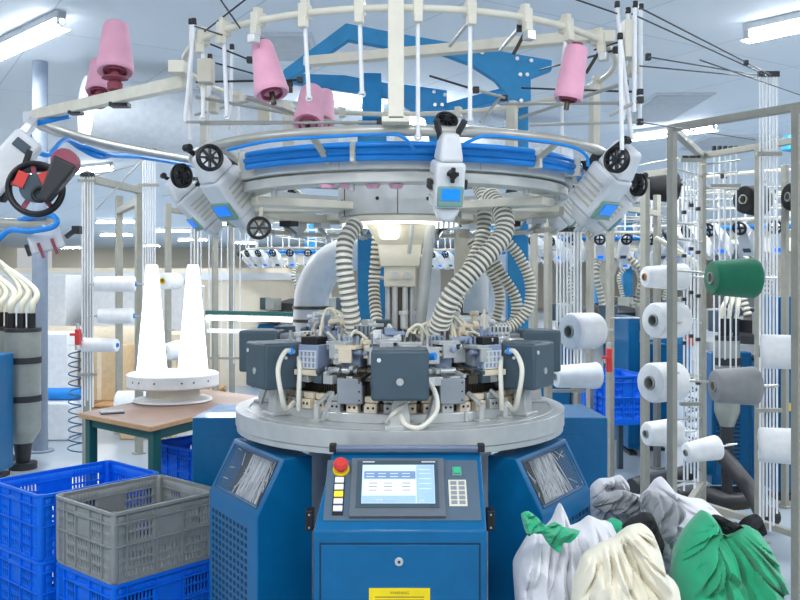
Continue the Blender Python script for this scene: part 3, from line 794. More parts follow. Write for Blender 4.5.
p = W(372, 120, 4.5); MB().box((p.x, 4.55, p.z / 2), (.15, .1, p.z)).build('gantry_column', 'gantry_blue', KM, bevel=.006)
MB().bar(W(372, 120, 4.5), W(372, 76, 4.6), .1, .06).build('gantry_arm', 'gantry_blue', KM, bevel=.004)

# corrugated hoses
for pts, r, pitch in (
    ([(356, 224, 3.2), (346, 240, 3.15), (344, 265, 3.12), (349, 300, 3.12), (354, 332, 3.15)], .031, .021),
    ([(378, 232, 3.6), (376, 258, 3.6), (374, 290, 3.6), (378, 332, 3.5)], .024, .02),
    ([(479, 186, 3.5), (484, 205, 3.4), (482, 240, 3.35), (468, 272, 3.3), (456, 300, 3.25), (448, 335, 3.2)], .028, .019),
    ([(490, 196, 3.3), (503, 214, 3.2), (502, 236, 3.15), (480, 262, 3.1), (456, 290, 3.08), (444, 312, 3.1), (437, 336, 3.15)], .036, .019),
    ([(503, 238, 3.5), (518, 255, 3.5), (530, 282, 3.5), (528, 308, 3.5), (512, 326, 3.5), (490, 330, 3.45)], .022, .016),
    ([(492, 258, 3.7), (505, 280, 3.7), (516, 300, 3.7), (514, 322, 3.7), (496, 330, 3.7)], .024, .017),
    ([(470, 240, 3.8), (490, 270, 3.8), (500, 300, 3.8), (492, 332, 3.8)], .024, .017)):
    corrugated(MB(), [W(*p) for p in pts], r * .9, pitch).build('corrugated_hose', ['hose', 'hose_groove'], KM)
# rear console of the machine seen between hoses
for (px, py, d, w, h, m) in ((462, 262, 4.0, .07, .3, 'cream'), (500, 285, 4.6, .12, .32, 'lightgrey'), (430, 300, 4.3, .1, .3, 'wrap_white'), (476, 290, 4.8, .14, .25, 'steel')):
    MB().box(W(px, py, d), (w, .06, h)).build('rear_panel', m, KM, bevel=.004)
# back-left angle stay of the machine
# ------------------------------------------------------------------ control cabinet
TL, TRr, BR, BL = W(333, 452, 2.76), W(481, 452, 2.76), W(487, 531, 2.55), W(313, 531, 2.55)
CB = thing('control_cabinet', 'blue control cabinet with touch screen, red stop button and yellow warning sticker', 'cabinet', (0, 2.65, 0))
mb = MB()
zb = 0.0
back = 2.80
L0, L1, L2, L3 = Vector((BL.x, BL.y, zb)), BL, TL, Vector((TL.x, back, TL.z)); L4 = Vector((TL.x, back, zb))
R0, R1, R2, R3 = Vector((BR.x, BR.y, zb)), BR, TRr, Vector((TRr.x, back, TRr.z)); R4 = Vector((TRr.x, back, zb))
mb.add([L0, L1, L2, L3, L4, R0, R1, R2, R3, R4], [(0,1,2,3,4), (9,8,7,6,5), (0,5,6,1), (1,6,7,2), (2,7,8,3), (3,8,9,4), (4,9,5,0)])
mb.build('body', 'machine_blue', CB, bevel=.006)
SL = Plane(TL, TRr, BL)
def pl(name, m, pts, h0, h1, parent=CB, bevel=.0, **kw):
    return SL.plate(MB(), pts, h0, h1).build(name, m, parent, bevel=bevel, **kw)
def rect(x0, y0, x1, y1, k=0.0):         # a rectangle seen in perspective: columns lean towards the top centre
    f = lambda x, y: (400 + (x - 400) * (1 + (y - 490) * .00102), y)
    return [f(x0, y1), f(x1, y1), f(x1, y0), f(x0, y0)]
panel = pl('control_panel', 'panel', rect(325.5, 460.5, 479, 521), .0005, .003, bevel=.001)
disp = pl('display', 'bezel', rect(350.5, 461, 444.5, 519), .003, .016, bevel=.002)
pl('screen_border', 'slate', rect(356.5, 464, 438.5, 511), .0165, .018, disp)
pl('screen', 'screen_bg', rect(362, 468.5, 434.5, 507), .0185, .0195, disp)
for n, m, r in (('screen_field', 'screen_dark', (364, 475, 415.5, 482.5)), ('screen_field', 'screen_cream', (364, 484, 397, 498)), ('screen_field', 'screen_cream', (398, 484, 415.5, 498)), ('screen_field', 'screen_blue', (416.5, 469, 434, 506.5)), ('screen_field', 'screen_blue', (362.5, 499.5, 415.5, 506.5)), ('screen_field', 'screen_cream', (376, 503, 383, 506)), ('screen_field', 'screen_bg', (386, 503, 396, 506)), ('screen_field', 'screen_bg', (419, 499, 430, 501.5)), ('screen_field', 'screen_cream', (419, 503, 424, 506))):
    pl(n, m, rect(*r), .0197, .0201, disp)
for y in (486.5, 490, 493.5):
    mb = MB()
    for x in (369, 384, 402): SL.plate(mb, rect(x, y, x + 8, y + .9), .0202, .0204)
    mb.build('screen_text', 'screen_dark', disp)
mb = MB()
for y in (477, 480):
    for x in (366, 378, 390, 402): SL.plate(mb, rect(x, y, x + 8, y + .8), .0202, .0204)
for y in (473, 477, 482, 487, 492): SL.plate(mb, rect(419, y, 431, y + .8), .0202, .0204)
mb.build('screen_text', 'screen_bg', disp)
SL.plate(MB(), rect(362, 464.8, 374, 465.9), .0181, .0184).build('logo', 'lightgrey', disp)
SL.plate(MB(), rect(422, 464.8, 436, 465.9), .0181, .0184).build('logo', 'lightgrey', disp)
# emergency stop
mb = MB(); SL.disc(mb, 341.2, 470.5, .026, .003, .009, n=28); st = mb.build('emergency_stop', 'yellow', CB, label='yellow collar under red mushroom stop button')
mb = MB(); SL.disc(mb, 341.2, 470.5, .014, .009, .026, n=24); SL.disc(mb, 341.2, 470.5, .022, .026, .036, .0235, n=28); SL.disc(mb, 341.2, 470.5, .0235, .036, .046, .017, n=28)
mb.build('button_head', 'red', st)
strip = pl('button_strip', 'black', rect(333.5, 477.5, 344.5, 516), .003, .006)
for (y, m) in ((479, 'white_plastic'), (486, 'white_plastic'), (493, 'btn_yellow'), (500.3, 'white_plastic'), (507.5, 'white_plastic')):
    pl('push_button', m, rect(334.6, y, 343.6, y + 5.4), .006, .012, strip, bevel=.001)
gb = pl('start_button', 'lcd_green', rect(453.2, 468, 462.5, 476.5), .003, .007, bevel=.001)
pl('button_cap', 'green_btn', rect(454.4, 469, 461.4, 475.2), .007, .012, gb, bevel=.001)
kp = pl('keypad', 'cream', rect(448.5, 480.5, 466.5, 507), .003, .005, bevel=.001)
for r_ in range(5):
    for c_ in range(2):
        x, y = 450.6 + c_ * 8, 482.5 + r_ * 4.8
        pl('key', 'slate_light', rect(x, y, x + 6, y + 3.2), .005, .007, kp)
# guard bar at the head of the panel
MB().bar(W(330, 447.5, 2.742), W(483, 447.5, 2.742), .026, .014).build('guard_bar', 'bar_dark', CB, bevel=.004)
for x in (333, 481): MB().box(W(x, 447.5, 2.742), (.022, .03, .026)).build('bar_end', 'black', CB, bevel=.003)
# front door
FR = Plane(BL, BR, L0)
def fp(name, m, pts, h0, h1, parent=CB, bevel=0, **kw): return FR.plate(MB(), pts, h0, h1).build(name, m, parent, bevel=bevel, **kw)
gap = fp('door_gap', 'hole', [(319.5, 1000), (480.5, 1000), (480.5, 543), (319.5, 543)], .0003, .0012)
dr = fp('door', 'machine_blue', [(321, 999), (479, 999), (479, 544.5), (321, 544.5)], .001, .004, bevel=.0015)
mb = MB(); FR.disc(mb, 399, 561, .0125, .004, .010, n=24); lk = mb.build('lock', 'steel', dr, bevel=.001)
mb = MB(); FR.disc(mb, 399, 561, .0045, .010, .0108, n=12); mb.build('keyhole', 'charcoal', lk)
sk = fp('warning_sticker', 'label_yellow', [(369, 640), (430, 640), (430, 587.5), (369, 587.5)], .004, .0048, dr)
def text_mesh(name, body, size, M1, m, parent):
    cu = bpy.data.curves.new(name, 'FONT'); cu.body = body; cu.size = size; cu.align_x = 'CENTER'; cu.extrude = .0002
    t = bpy.data.objects.new(name + '_tmp', cu); COL.objects.link(t)
    bpy.context.view_layer.update()
    me = bpy.data.meshes.new_from_object(t)
    bpy.data.objects.remove(t)
    o = bpy.data.objects.new(name, me); COL.objects.link(o); me.materials.append(MATS[m])
    me.transform(TR(-ORG[parent.name]) @ M1); o.parent = parent; ORG[o.name] = ORG[parent.name]
    return o
q = FR.hit(399.5, 593.6) + FR.n * .0049
text_mesh('heading_text', 'WARNING', .0115, TR(q) @ RX(PI/2), 'paper_dark', sk)
mb = MB()
for y in (596, 599, 602, 605): FR.plate(mb, [(375, y + .9), (424, y + .9), (424, y), (375, y)], .0048, .0050)
mb.build('fine_print', 'paper_dark', sk)
# black hinges between cabinet and leg covers
for sx in (-1, 1):
    mb = MB(); p = W(400 + sx * 90, 519, 2.72); mb.box(p, (.024, .05, .062)); c = mb.build('hinge', 'black', CB, bevel=.002)
    q = MB()
    for s in (-1, 1): q.cyl(p + Vector((0, -.025, s*.02)), p + Vector((0, -.028, s*.02)), .003, n=8)
    q.build('screw', 'steel', c)

# ------------------------------------------------------------------ pink cones
def pink_cone(pb, pt, rb, rt, label, tip=True):
    """yarn cone from its base centre pb to its tip pt"""
    pb, pt = Vector(pb), Vector(pt); d = pt - pb; h = d.length
    Mx = TR(pb) @ d.to_track_quat('Z', 'Y').to_matrix().to_4x4()
    t = thing('yarn_cone', label, 'yarn cone', pb)
    mb = MB(Mx)
    prof = [(rb*.62, .006), (rb*.9, -.002), (rb*.985, .004), (rb, .012)]
    n = 14
    for i in range(1, n): prof.append((rb + (rt - rb) * i / n + .0006 * (i % 2), h * i / n))
    prof += [(rt, h - .006), (rt*.93, h), (rt*.5, h)]
    mb.lathe(prof, None, 40); mb.build('yarn', 'pink', t)
    mb = MB(Mx); mb.lathe([(rb*.6, -.006), (rb*.52, -.006), (rb*.5, .03), (rt*.35, h*.9), (rt*.35, h + .012), (rt*.5, h + .012), (rb*.62, .008)], None, 28, closed_prof=True); mb.build('core', 'pink_core', t)
    mb = MB(Mx); mb.cyl((0, 0, -.035), (0, 0, .04), .009, n=12); mb.build('holder_peg', 'dark_steel', t)
    return t
G = 'pink yarn cones round the hoop'
pink_cone(W(272, 94, 2.76), W(262, 44, 2.80), .056, .033, 'pink yarn cone tilted on the hoop beside the bare blue gantry arm')
pink_cone(W(308, 125, 3.05), W(312, 92, 3.18), .055, .042, 'stubby pink yarn cone seen from below, in front of another pink cone')
pink_cone(W(322, 124, 3.45), W(325, 95, 3.6), .05, .036, 'pink yarn cone half hidden behind the stubby hanging pink cone')
pink_cone(W(568, 99, 2.8), W(577, 47, 2.8), .047, .036, 'pink yarn cone leaning against a white rod over the blue gantry column')
def footed_cone(px, pyb, pyt, d, rb, rt, label):
    t = pink_cone(W(px, pyb, d), W(px + 1, pyt, d + .05), rb, rt, label)
    mb = MB(); p = W(px, pyb, d)
    mb.lathe([(.012, -.075), (.028, -.068), (.03, -.045), (.02, -.035), (.05, -.026), (.046, -.018), (.02, -.012), (.02, .01), (.012, .01)], TR(p), 24)
    mb.build('foot', 'pink_core', t)
footed_cone(115, 72, 25, 3.34, .072, .047, 'big pink yarn cone standing upright on the cream beam')
footed_cone(99, 92, 62, 3.9, .06, .042, 'pink yarn cone hidden behind the big upright pink cone')

# ------------------------------------------------------------------ table and glowing lamp
a_, b_, c_ = Vector((-1.84, 4.98, 0)), Vector((-1.29, 4.50, 0)), Vector((-.85, 5.65, 0))
d_ = a_ + (c_ - b_)
T = thing('work_table', 'brown-topped work table with dark green steel legs holding the glowing cones', 'table', (a_ + c_) / 2)
up = Vector((0, 0, 1))
MB().prism([p + up*.725 for p in (a_, b_, c_, d_)], up*.025).build('table_top', 'table_top', T, bevel=.002)
ex = MB()
for p, q in ((a_, b_), (b_, c_), (c_, d_), (d_, a_)): ex.bar(p + up*.737, q + up*.737, .008, .022)
ex.build('edge_band', 'table_edge', T)
ctr = (a_ + b_ + c_ + d_) / 4
ang = math.atan2((b_ - a_).y, (b_ - a_).x)
ins = [p.lerp(ctr, .12) for p in (a_, b_, c_, d_)]
for p in ins:
    MB().box((p.x, p.y, .3625), (.05, .05, .725), RZ(ang)).build('leg', 'table_green', T, bevel=.003)
for p, q in zip(ins, ins[1:] + ins[:1]):
    MB().bar(p + up*.695, q + up*.695, .03, .055).build('apron', 'table_green', T, bevel=.002)
LP = Vector((-1.435, 5.5, .75))
LT = thing('cone_lamp_stand', 'round white turntable on the brown work table carrying two glowing cones', 'stand', LP)
MB().lathe([(0, 0), (.235, 0), (.245, .006), (.24, .016), (.2, .022), (.16, .024), (0, .024)], TR(LP), 64).build('base', 'white_plastic', LT)
MB().lathe([(.165, .024), (.165, .095)], TR(LP), 48).build('neck', 'cream', LT)
c = MB().lathe([(0, .09), (.27, .09), (.285, .1), (.285, .172), (.27, .18), (0, .18)], TR(LP), 64).build('turntable', 'white_plastic', LT, bevel=.003)
q = MB()
for a in (-75, -42, -30, -8, 25, 40, 62):
    M1 = TR(LP) @ RZ(rad(a)); q.M = M1; q.cyl((0, -.286, .138), (0, -.282, .138), .006, n=10)
q.build('screw', 'dark_steel', c)
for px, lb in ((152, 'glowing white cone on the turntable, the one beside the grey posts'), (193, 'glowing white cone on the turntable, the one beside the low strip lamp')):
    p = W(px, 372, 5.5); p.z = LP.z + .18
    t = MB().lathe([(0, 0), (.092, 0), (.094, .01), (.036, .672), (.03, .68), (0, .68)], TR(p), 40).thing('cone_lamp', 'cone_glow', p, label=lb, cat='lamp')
p = WZ(112, 410.5, .765); bk = thing('booklet', 'thin grey booklet lying flat on the work table corner', 'booklet', (p.x, p.y, .75))
MB(TR((p.x, p.y, .75)) @ RZ(rad(25))).box((0, 0, .003), (.13, .085, .006)).build('cover', 'charcoal', bk, bevel=.001)
MB(TR((p.x, p.y, .75)) @ RZ(rad(25))).box((0, 0, .0095), (.126, .081, .007)).build('pages', 'booklet', bk, bevel=.001)

# ------------------------------------------------------------------ plastic crates
def crate(loc, rz, size, m, label, group=None):
    w, d, h = size
    t = thing('plastic_crate', label, 'crate', loc, group)
    M0 = TR(loc) @ RZ(rz)
    def wall(M1, wid, long):
        mb = MB(M1)
        xs = [-wid/2]
        holes = set()
        groups = [(-.42, -.15), (-.12, .12), (.15, .42)] if long else [(-.30, -.13), (-.11, .11), (.13, .30)]
        cells = []
        for gi, (g0, g1) in enumerate(groups):
            n = max(3, int((g1 - g0) * wid / .017))
            for k in range(n):
                x0 = wid * (g0 + (g1 - g0) * (k + .22) / n); x1 = wid * (g0 + (g1 - g0) * (k + .78) / n)
                cells.append((x0, x1, gi))
        for x0, x1, gi in cells: xs += [x0, x1]
        xs.append(wid/2)
        zr = [(.07, .15, 1), (.19, .27, 1), (.31, .39, 1), (.56, .67, 2), (.70, .81, 2)] if long else [(.08, .18, 1), (.22, .32, 1), (.38, .48, 1), (.56, .66, 2), (.69, .79, 2)]
        zs = [0]
        for z0, z1, _ in zr: zs += [z0 * h, z1 * h]
        zs.append(h)
        vi = {}
        vs, fs = [], []
        def V(i, j):
            if (i, j) not in vi: vi[(i, j)] = len(vs); vs.append((xs[i], 0, zs[j]))
            return vi[(i, j)]
        for i in range(len(xs) - 1):
            for j in range(len(zs) - 1):
                hole = (i % 2 == 1 and j % 2 == 1)
                if hole:
                    gi = cells[(i - 1) // 2][2]; kind = zr[(j - 1) // 2][2]
                    if kind == 2 and gi == 1: hole = False
                if not hole: fs.append((V(i, j), V(i + 1, j), V(i + 1, j + 1), V(i, j + 1)))
        mb.add(vs, fs)
        return mb.build('side_panel', m, t, solid=.006)
    e = .008
    for M1, wid, lg in ((M0 @ TR((0, -d/2 + e, 0)), w - .02, True), (M0 @ TR((0, d/2 - e, 0)), w - .02, True), (M0 @ TR((-w/2 + e, 0, 0)) @ RZ(PI/2), d - .02, False), (M0 @ TR((w/2 - e, 0, 0)) @ RZ(PI/2), d - .02, False)):
        wall(M1, wid, lg)
    def hoop(z, hh, out, name):
        mb = MB(M0)
        o = [(-w/2 - out, -d/2 - out), (w/2 + out, -d/2 - out), (w/2 + out, d/2 + out), (-w/2 - out, d/2 + out)]
        r = .035; pts = []
        for (x, y), a0 in zip(o, (PI, 1.5*PI, 0, .5*PI)):
            cxx = x + (r if x < 0 else -r); cyy = y + (r if y < 0 else -r)
            for k in range(6): a = a0 + k * PI / 10; pts.append((cxx + r*math.cos(a), cyy + r*math.sin(a)))
        inn = [(x * (1 - (.012 + out) / (w/2 + out)), y * (1 - (.012 + out) / (d/2 + out))) for x, y in pts]
        k = len(pts)
        vs = [(x, y, z) for x, y in pts] + [(x, y, z + hh) for x, y in pts] + [(x, y, z + hh) for x, y in inn] + [(x, y, z) for x, y in inn]
        fs = []
        for q in range(4):
            for i in range(k): j = (i + 1) % k; fs.append((q*k + i, q*k + j, ((q+1) % 4)*k + j, ((q+1) % 4)*k + i))
        mb.add(vs, fs); return mb.build(name, m, t, bevel=.0015)
    hoop(h - .014, .014, .006, 'rim'); hoop(h - .055, .007, .004, 'rib'); hoop(h * .5, .007, .004, 'rib'); hoop(0.0, .012, .0, 'rib')
    for sx in (-1, 1):                    # corner posts and upright ribs
        for sy in (-1, 1): MB(M0).box((sx*(w/2 - .017), sy*(d/2 - .017), h/2), (.032, .032, h - .004)).build('corner_post', m, t, bevel=.012, seg=3)
    for f in (-.38, -.12, .12, .38):
        for sy in (-1, 1): MB(M0).box((w*f, sy*(d/2 - .001), h*.5), (.006, .008, h*.95)).build('rib', m, t)
    for f in (-.32, -.12, .12, .32):
        for sx in (-1, 1): MB(M0).box((sx*(w/2 - .001), d*f, h*.5), (.008, .006, h*.95)).build('rib', m, t)
    MB(M0).box((0, 0, .008), (w - .02, d - .02, .008)).build('floor_panel', m, t)
    for sx in (-1, 1): MB(M0).box((sx*(w/2 - .0005), 0, h*.835), (.012, d*.22, h*.075)).build('hand_hold', m, t, bevel=.004)
    return t
H = .29
S2 = (.53, .47, H)
az = rad(49)
def crate_from(corner, size, rz):        # corner: the front (nearest) one
    w, d, h = size
    return Vector(corner) + (RZ(rz) @ Vector((w/2, d/2, 0)))
g = WZ(113, 513, .582); g.z = 0
cg = crate_from(g, S2, az)
crate((cg.x, cg.y, H), az, S2, 'crate_grey', 'empty grey plastic crate on top of a blue crate beside the blue leg cover')
crate((cg.x, cg.y, 0), az, S2, 'crate_blue', 'blue plastic crate on the floor under the grey crate')
bb = WZ(45, 497, .582) + Vector((-.036, .032, 0)); bb.z = 0
S3 = (.60, .46, H)
cb = crate_from(bb, S3, az)
crate((cb.x, cb.y, H), az, S3, 'crate_blue', 'empty blue plastic crate, upper one of the stack beside the grey crate')
crate((cb.x, cb.y, 0), az, S3, 'crate_blue', 'blue plastic crate on the floor under the empty upper blue crate')
for k, lb in enumerate(('blue plastic crate on the floor under the brown work table, lower of two', 'blue plastic crate under the brown work table, upper of two')):
    crate(Vector((-1.17, 5.15, .28 * k)), ang, (.42, .42, .28), 'crate_blue', lb)
# ------------------------------------------------------------------ cloth
def inflate(name, outline, d, T, m, label, cat, fdir=80, fs=9, ft=2.2, amp=.03, seed=0, ctr=None, group=None, lines=(), gather=None, NR=60, tight=.5):
    """crumpled cloth bundle with its own depth; outline is its silhouette, fdir the run of its folds in degrees,
    gather a point the folds fan out from"""
    pts = [W(x, y, d) for x, y in outline]
    k = len(pts); cl = []
    for i in range(k):
        a, b, c, e = pts[i-1], pts[i], pts[(i+1) % k], pts[(i+2) % k]
        for j in range(12):
            t = j / 12
            cr = .5 * ((2*b) + (c-a)*t + (2*a-5*b+4*c-e)*t*t + (3*b-a-3*c+e)*t**3)
            cl.append(cr.lerp(b.lerp(c, t), tight))
    C = W(*ctr, d) if ctr else sum(cl, Vector()) / len(cl)
    n = len(cl)
    G = W(*gather, d) if gather else None
    fd = Vector((math.cos(rad(fdir)), 0, math.sin(rad(fdir)))); fp_ = Vector((fd.z, 0, -fd.x))
    def nz(x, y, q): return noise.noise(Vector((x, y, seed + q)))
    def fold(p):
        if G is not None:
            v = p - G; rr = math.hypot(v.x, v.z) + .02
            s, t = math.atan2(v.x, -v.z) * .3, rr
        else:
            s, t = p.dot(fp_), p.dot(fd)
        wob = nz(s*3, t*3, 0) * .05 + nz(s*9, t*7, 40) * .015
        n1, n2, n3 = nz((s + wob) * fs, t * ft, 3.1), nz((s - wob) * fs * 1.7, t * ft * 1.4, 9.7), nz(p.x * 7, p.z * 7, 15.3)
        ridge = max(0, 1 - abs(n1) * 3.2); valley = max(0, 1 - abs(n2) * 5.0); facet = abs(n3) * 1.3
        fine = nz((s + wob) * fs * 3, t * ft * 3.2, 31)
        sw = nz((s + wob) * fs * .8, t * ft * .8, 55) * 3.0; sw -= math.floor(sw); sw = sw if sw < .86 else (1 - sw) / .14 * .86
        return ridge * .9 - valley * .75 + nz(p.x * 3, p.z * 3, 20) * .9 - facet * .8 + fine * .16 + sw * .75
    vs, fs_ = [], []
    for side in (-1, 1):
        for i in range(1, NR + 1):
            rho = math.sin(PI / 2 * (i / NR)) * .35 + (i / NR) * .65
            for q in cl:
                p = C.lerp(q, rho)
                th = T * (1 - rho ** 2.8) ** .5 if rho < .9999 else 0
                if side < 0: dd = -th - fold(p) * amp * min(1, (1 - rho) * 6 + .1)
                else: dd = th
                p = p + Vector((0, dd, 0))
                for (lx, ly, lw, lh) in lines:    # a hollow, for mouths and deep creases
                    o = W(lx, ly, d); e2 = ((p.x - o.x) / lw) ** 2 + ((p.z - o.z) / lh) ** 2
                    if side < 0 and e2 < 4: p.y += min(.12, T * 1.1) * math.exp(-e2 * 1.5)
                if p.z < .002: p.z = .002
                vs.append(p)
    o2 = NR * n
    vs.append(C + Vector((0, -T - amp * fold(C), 0))); vs.append(C + Vector((0, T, 0)))
    for base, cen in ((0, len(vs) - 2), (o2, len(vs) - 1)):
        for j in range(n):
            fs_.append((cen, base + j, base + (j + 1) % n))
        for i in range(NR - 1):
            for j in range(n):
                fs_.append((base + i*n + j, base + (i+1)*n + j, base + (i+1)*n + (j+1) % n, base + i*n + (j+1) % n))
    for j in range(n):
        a, b = (NR-1)*n + j, (NR-1)*n + (j+1) % n
        fs_.append((a, o2 + a, o2 + b, b))
    mb = MB(); mb.add(vs, fs_)
    org = Vector((C.x, d, max(.0, min(p.z for p in vs))))
    o = mb.thing(name, m, org, label=label, cat=cat, group=group)
    for p in o.data.polygons: p.use_smooth = True
    return o
# sacks and offcuts in front of the creel racks
inflate('cloth_bundle', [(513, 563), (522, 545), (532, 530), (545, 527), (552, 520), (560, 503), (566, 514), (571, 526), (582, 522), (590, 516), (600, 520), (612, 524), (626, 560), (634, 640), (630, 760), (530, 760), (522, 660), (515, 600)], 2.64, .11, 'cloth_white', 'white cloth bundle with upright folds, green scraps tucked into its top', 'cloth', fs=22, ft=1.2, amp=.04, seed=1.3, ctr=(572, 600), gather=(556, 380))
inflate('cloth_scrap', [(521, 514), (528, 511), (538, 518), (546, 526), (556, 522), (564, 527), (580, 531), (572, 541), (563, 543), (560, 552), (552, 548), (546, 541), (540, 531), (532, 529), (528, 536), (524, 528)], 2.47, .022, 'cloth_green', 'small bright green cloth scrap lying over the white cloth bundle', 'cloth', fdir=20, fs=24, ft=8, amp=.03, seed=4, NR=24)
inflate('cloth_bundle', [(575, 580), (584, 556), (600, 545), (615, 538), (630, 527), (643, 524), (652, 532), (660, 552), (664, 572), (676, 584), (680, 640), (672, 770), (582, 770), (570, 660), (571, 610)], 2.37, .12, 'cloth_cream', 'cream cloth bundle bulging between the white bundle and the green sack', 'cloth', fs=8, ft=3.2, amp=.045, seed=2.2, ctr=(626, 620), gather=(606, 510))
inflate('cloth_sack', [(673, 575), (678, 548), (690, 526), (704, 511), (712, 516), (718, 530), (728, 537), (740, 531), (748, 526), (757, 530), (768, 548), (779, 575), (778, 610), (766, 700), (754, 765), (688, 765), (678, 680), (671, 610)], 2.70, .16, 'cloth_green', 'big stuffed green cloth sack with black cloth poking out of its mouth', 'sack', fs=7.5, ft=3.2, amp=.05, seed=5.1, ctr=(724, 625), lines=((717, 538, .05, .045),), gather=(718, 512))
inflate('cloth_scrap', [(711, 516), (718, 515), (724, 524), (738, 523), (744, 530), (749, 517), (757, 514), (763, 520), (765, 530), (760, 534), (757, 524), (752, 526), (746, 538), (732, 548), (722, 546), (721, 530)], 2.74, .03, 'cloth_black', 'black cloth scrap poking out of the green sack', 'cloth', fdir=30, fs=24, ft=9, amp=.02, seed=7.7, NR=24)
inflate('cloth_sack', [(589, 500), (592, 486), (600, 479), (612, 478), (621, 475), (627, 482), (629, 492), (642, 497), (650, 520), (644, 560), (640, 660), (634, 668), (600, 668), (597, 560), (590, 522)], 3.38, .12, 'cloth_white', 'white-rimmed cloth sack standing against the blue leg cover', 'sack', fs=15, ft=3, amp=.035, seed=8.8, lines=((612, 490, .045, .03),), gather=(612, 470))
inflate('cloth_scrap', [(592, 506), (598, 496), (608, 493), (618, 490), (628, 491), (638, 496), (642, 506), (636, 515), (622, 513), (606, 512)], 3.21, .03, 'cloth_grey', 'dark grey cloth scrap lying in the white-rimmed sack', 'cloth', fdir=35, fs=24, ft=6, amp=.035, seed=9.4, NR=24)
inflate('cloth_sack', [(640, 500), (650, 488), (656, 480), (662, 477), (668, 484), (676, 493), (690, 498), (704, 500), (716, 510), (726, 522), (728, 560), (718, 660), (712, 676), (660, 676), (654, 580), (646, 530)], 3.16, .12, 'cloth_white', 'open white cloth sack with a grey lining between the white-rimmed sack and green sack', 'sack', fdir=-30, fs=15, ft=3, amp=.035, seed=10.5, lines=((668, 500, .05, .025),))
inflate('cloth_scrap', [(638, 500), (648, 490), (660, 494), (672, 498), (684, 508), (686, 514), (676, 530), (672, 552), (662, 556), (654, 535), (646, 518)], 3.0, .035, 'cloth_grey', 'pale grey cloth flap hanging from the open white sack', 'cloth', fdir=70, fs=18, ft=4, amp=.03, seed=12.2, NR=30)
inflate('cloth_scrap', [(622, 526), (632, 518), (644, 512), (652, 514), (658, 528), (664, 544), (656, 560), (640, 556), (618, 542)], 2.83, .035, 'cloth_black', 'black cloth scrap crumpled behind the cream bundle', 'cloth', fdir=40, fs=22, ft=6, amp=.03, seed=13.3, NR=24)
inflate('cloth_scrap', [(606, 521), (614, 518), (622, 522), (621, 532), (612, 536), (604, 530)], 2.74, .02, 'cloth_green', 'tiny bright green cloth scrap beside the black scrap behind the cream bundle', 'cloth', fdir=40, fs=22, ft=6, amp=.012, seed=14.3, NR=16)
# black hose on the floor behind the sacks
def floor_hose(pts, r, label, m='charcoal'):
    p = smooth_path([W(*q) for q in pts]);
    for v in p: v.z = max(v.z, r)
    corr = resample(p, .012)
    mb = MB(); mb.tube(corr, [r * (1 + .06 * (i % 2)) for i in range(len(corr))], 12)
    return mb.thing('suction_hose', m, (p[0].x, p[0].y, 0), label=label, cat='hose')
floor_hose([(632, 487, 5.8), (648, 482, 5.9), (668, 478, 6.1), (690, 472, 6.2), (702, 466, 6.4)], .055, 'thick black hose lying on the floor behind the white-rimmed sack')
floor_hose([(676, 496, 5.7), (700, 492, 5.75), (728, 502, 5.6), (752, 500, 5.6)], .05, 'thick black hose lying on the floor below the grey canister')
floor_hose([(722, 455, 5.6), (735, 470, 5.5), (752, 492, 5.35), (764, 514, 5.2), (776, 516, 5.2)], .05, 'thick black hose slanting down from the vented blue cover to the floor')

# ------------------------------------------------------------------ spools
def spool(px, py, d, th, r0, r1, L, m, label, group=None, roll=0, core='canister', peg=True):
    """yarn package; th = turn of its axis, 0 pointing left and 90 at the viewer"""
    c = W(px, py, d); t = rad(th); ax = Vector((-math.cos(t), -math.sin(t), roll)).normalized()
    q = ax.to_track_quat('Z', 'Y').to_matrix().to_4x4()
    o = thing('yarn_spool', label, 'yarn spool', c, group)
    M1 = TR(c) @ q
    e = .16 * r0; n = 12
    prof = [(r0*.34, L/2 - .004), (r0*.38, L/2), (r0 - e*1.3, L/2), (r0 - e*.4, L/2 - e*.25), (r0, L/2 - e)]
    for i in range(1, n): prof.append((r0 + (r1 - r0) * i / n + .0008 * (i % 2), L/2 - e - (L - 2*e) * i / n))
    prof += [(r1, -L/2 + e), (r1 - e*.4, -L/2 + e*.25), (r1 - e*1.3, -L/2), (r1*.40, -L/2), (r0*.34, -L/2 + .004)]
    MB(M1).lathe(prof, None, 40, closed_prof=True).build('yarn', m, o)
    MB(M1).lathe([(r0*.28, L/2 + .008), (r0*.345, L/2 + .008), (r0*.345, -L/2 - .01), (r0*.28, -L/2 - .01)], None, 28, closed_prof=True).build('core_tube', core, o)
    MB(M1).cyl((0, 0, -L*.5 - .002), (0, 0, L*.2), r0*.27, n=20).build('bore_shade', 'charcoal', o)  # dark plug put in for the shade inside the open bore
    if peg:
        MB(M1).cyl((0, 0, -L/2 - .12), (0, 0, L*.3), .006, n=8).build('peg', 'steel', o)
    return o
spool(733, 278, 4.5, 7, .088, .106, .24, 'yarn_green', 'dark green yarn spool on the creel rack')
spool(735, 386, 4.5, 4, .086, .100, .225, 'yarn_grey', 'grey yarn spool on the creel rack below the green spool')
spool(665, 277, 4.85, 14, .058, .075, .25, 'yarn_white', 'white yarn spool on the creel rack level with the green spool', core='pallet_wood')
spool(667, 320, 4.75, 28, .095, .098, .2, 'yarn_white', 'white yarn spool behind the first rack post, next below the topmost white one')
spool(664, 382, 4.65, 27, .106, .104, .2, 'yarn_white', 'large white yarn spool behind the first rack post level with the grey spool')
spool(662, 433, 4.75, 17, .064, .078, .2, 'yarn_white', 'white yarn spool behind the first rack post just below the large white spool')
spool(702, 450, 4.9, 12, .055, .07, .2, 'yarn_white', 'lowest white yarn spool, tilted low near the second rack post', roll=-.12)
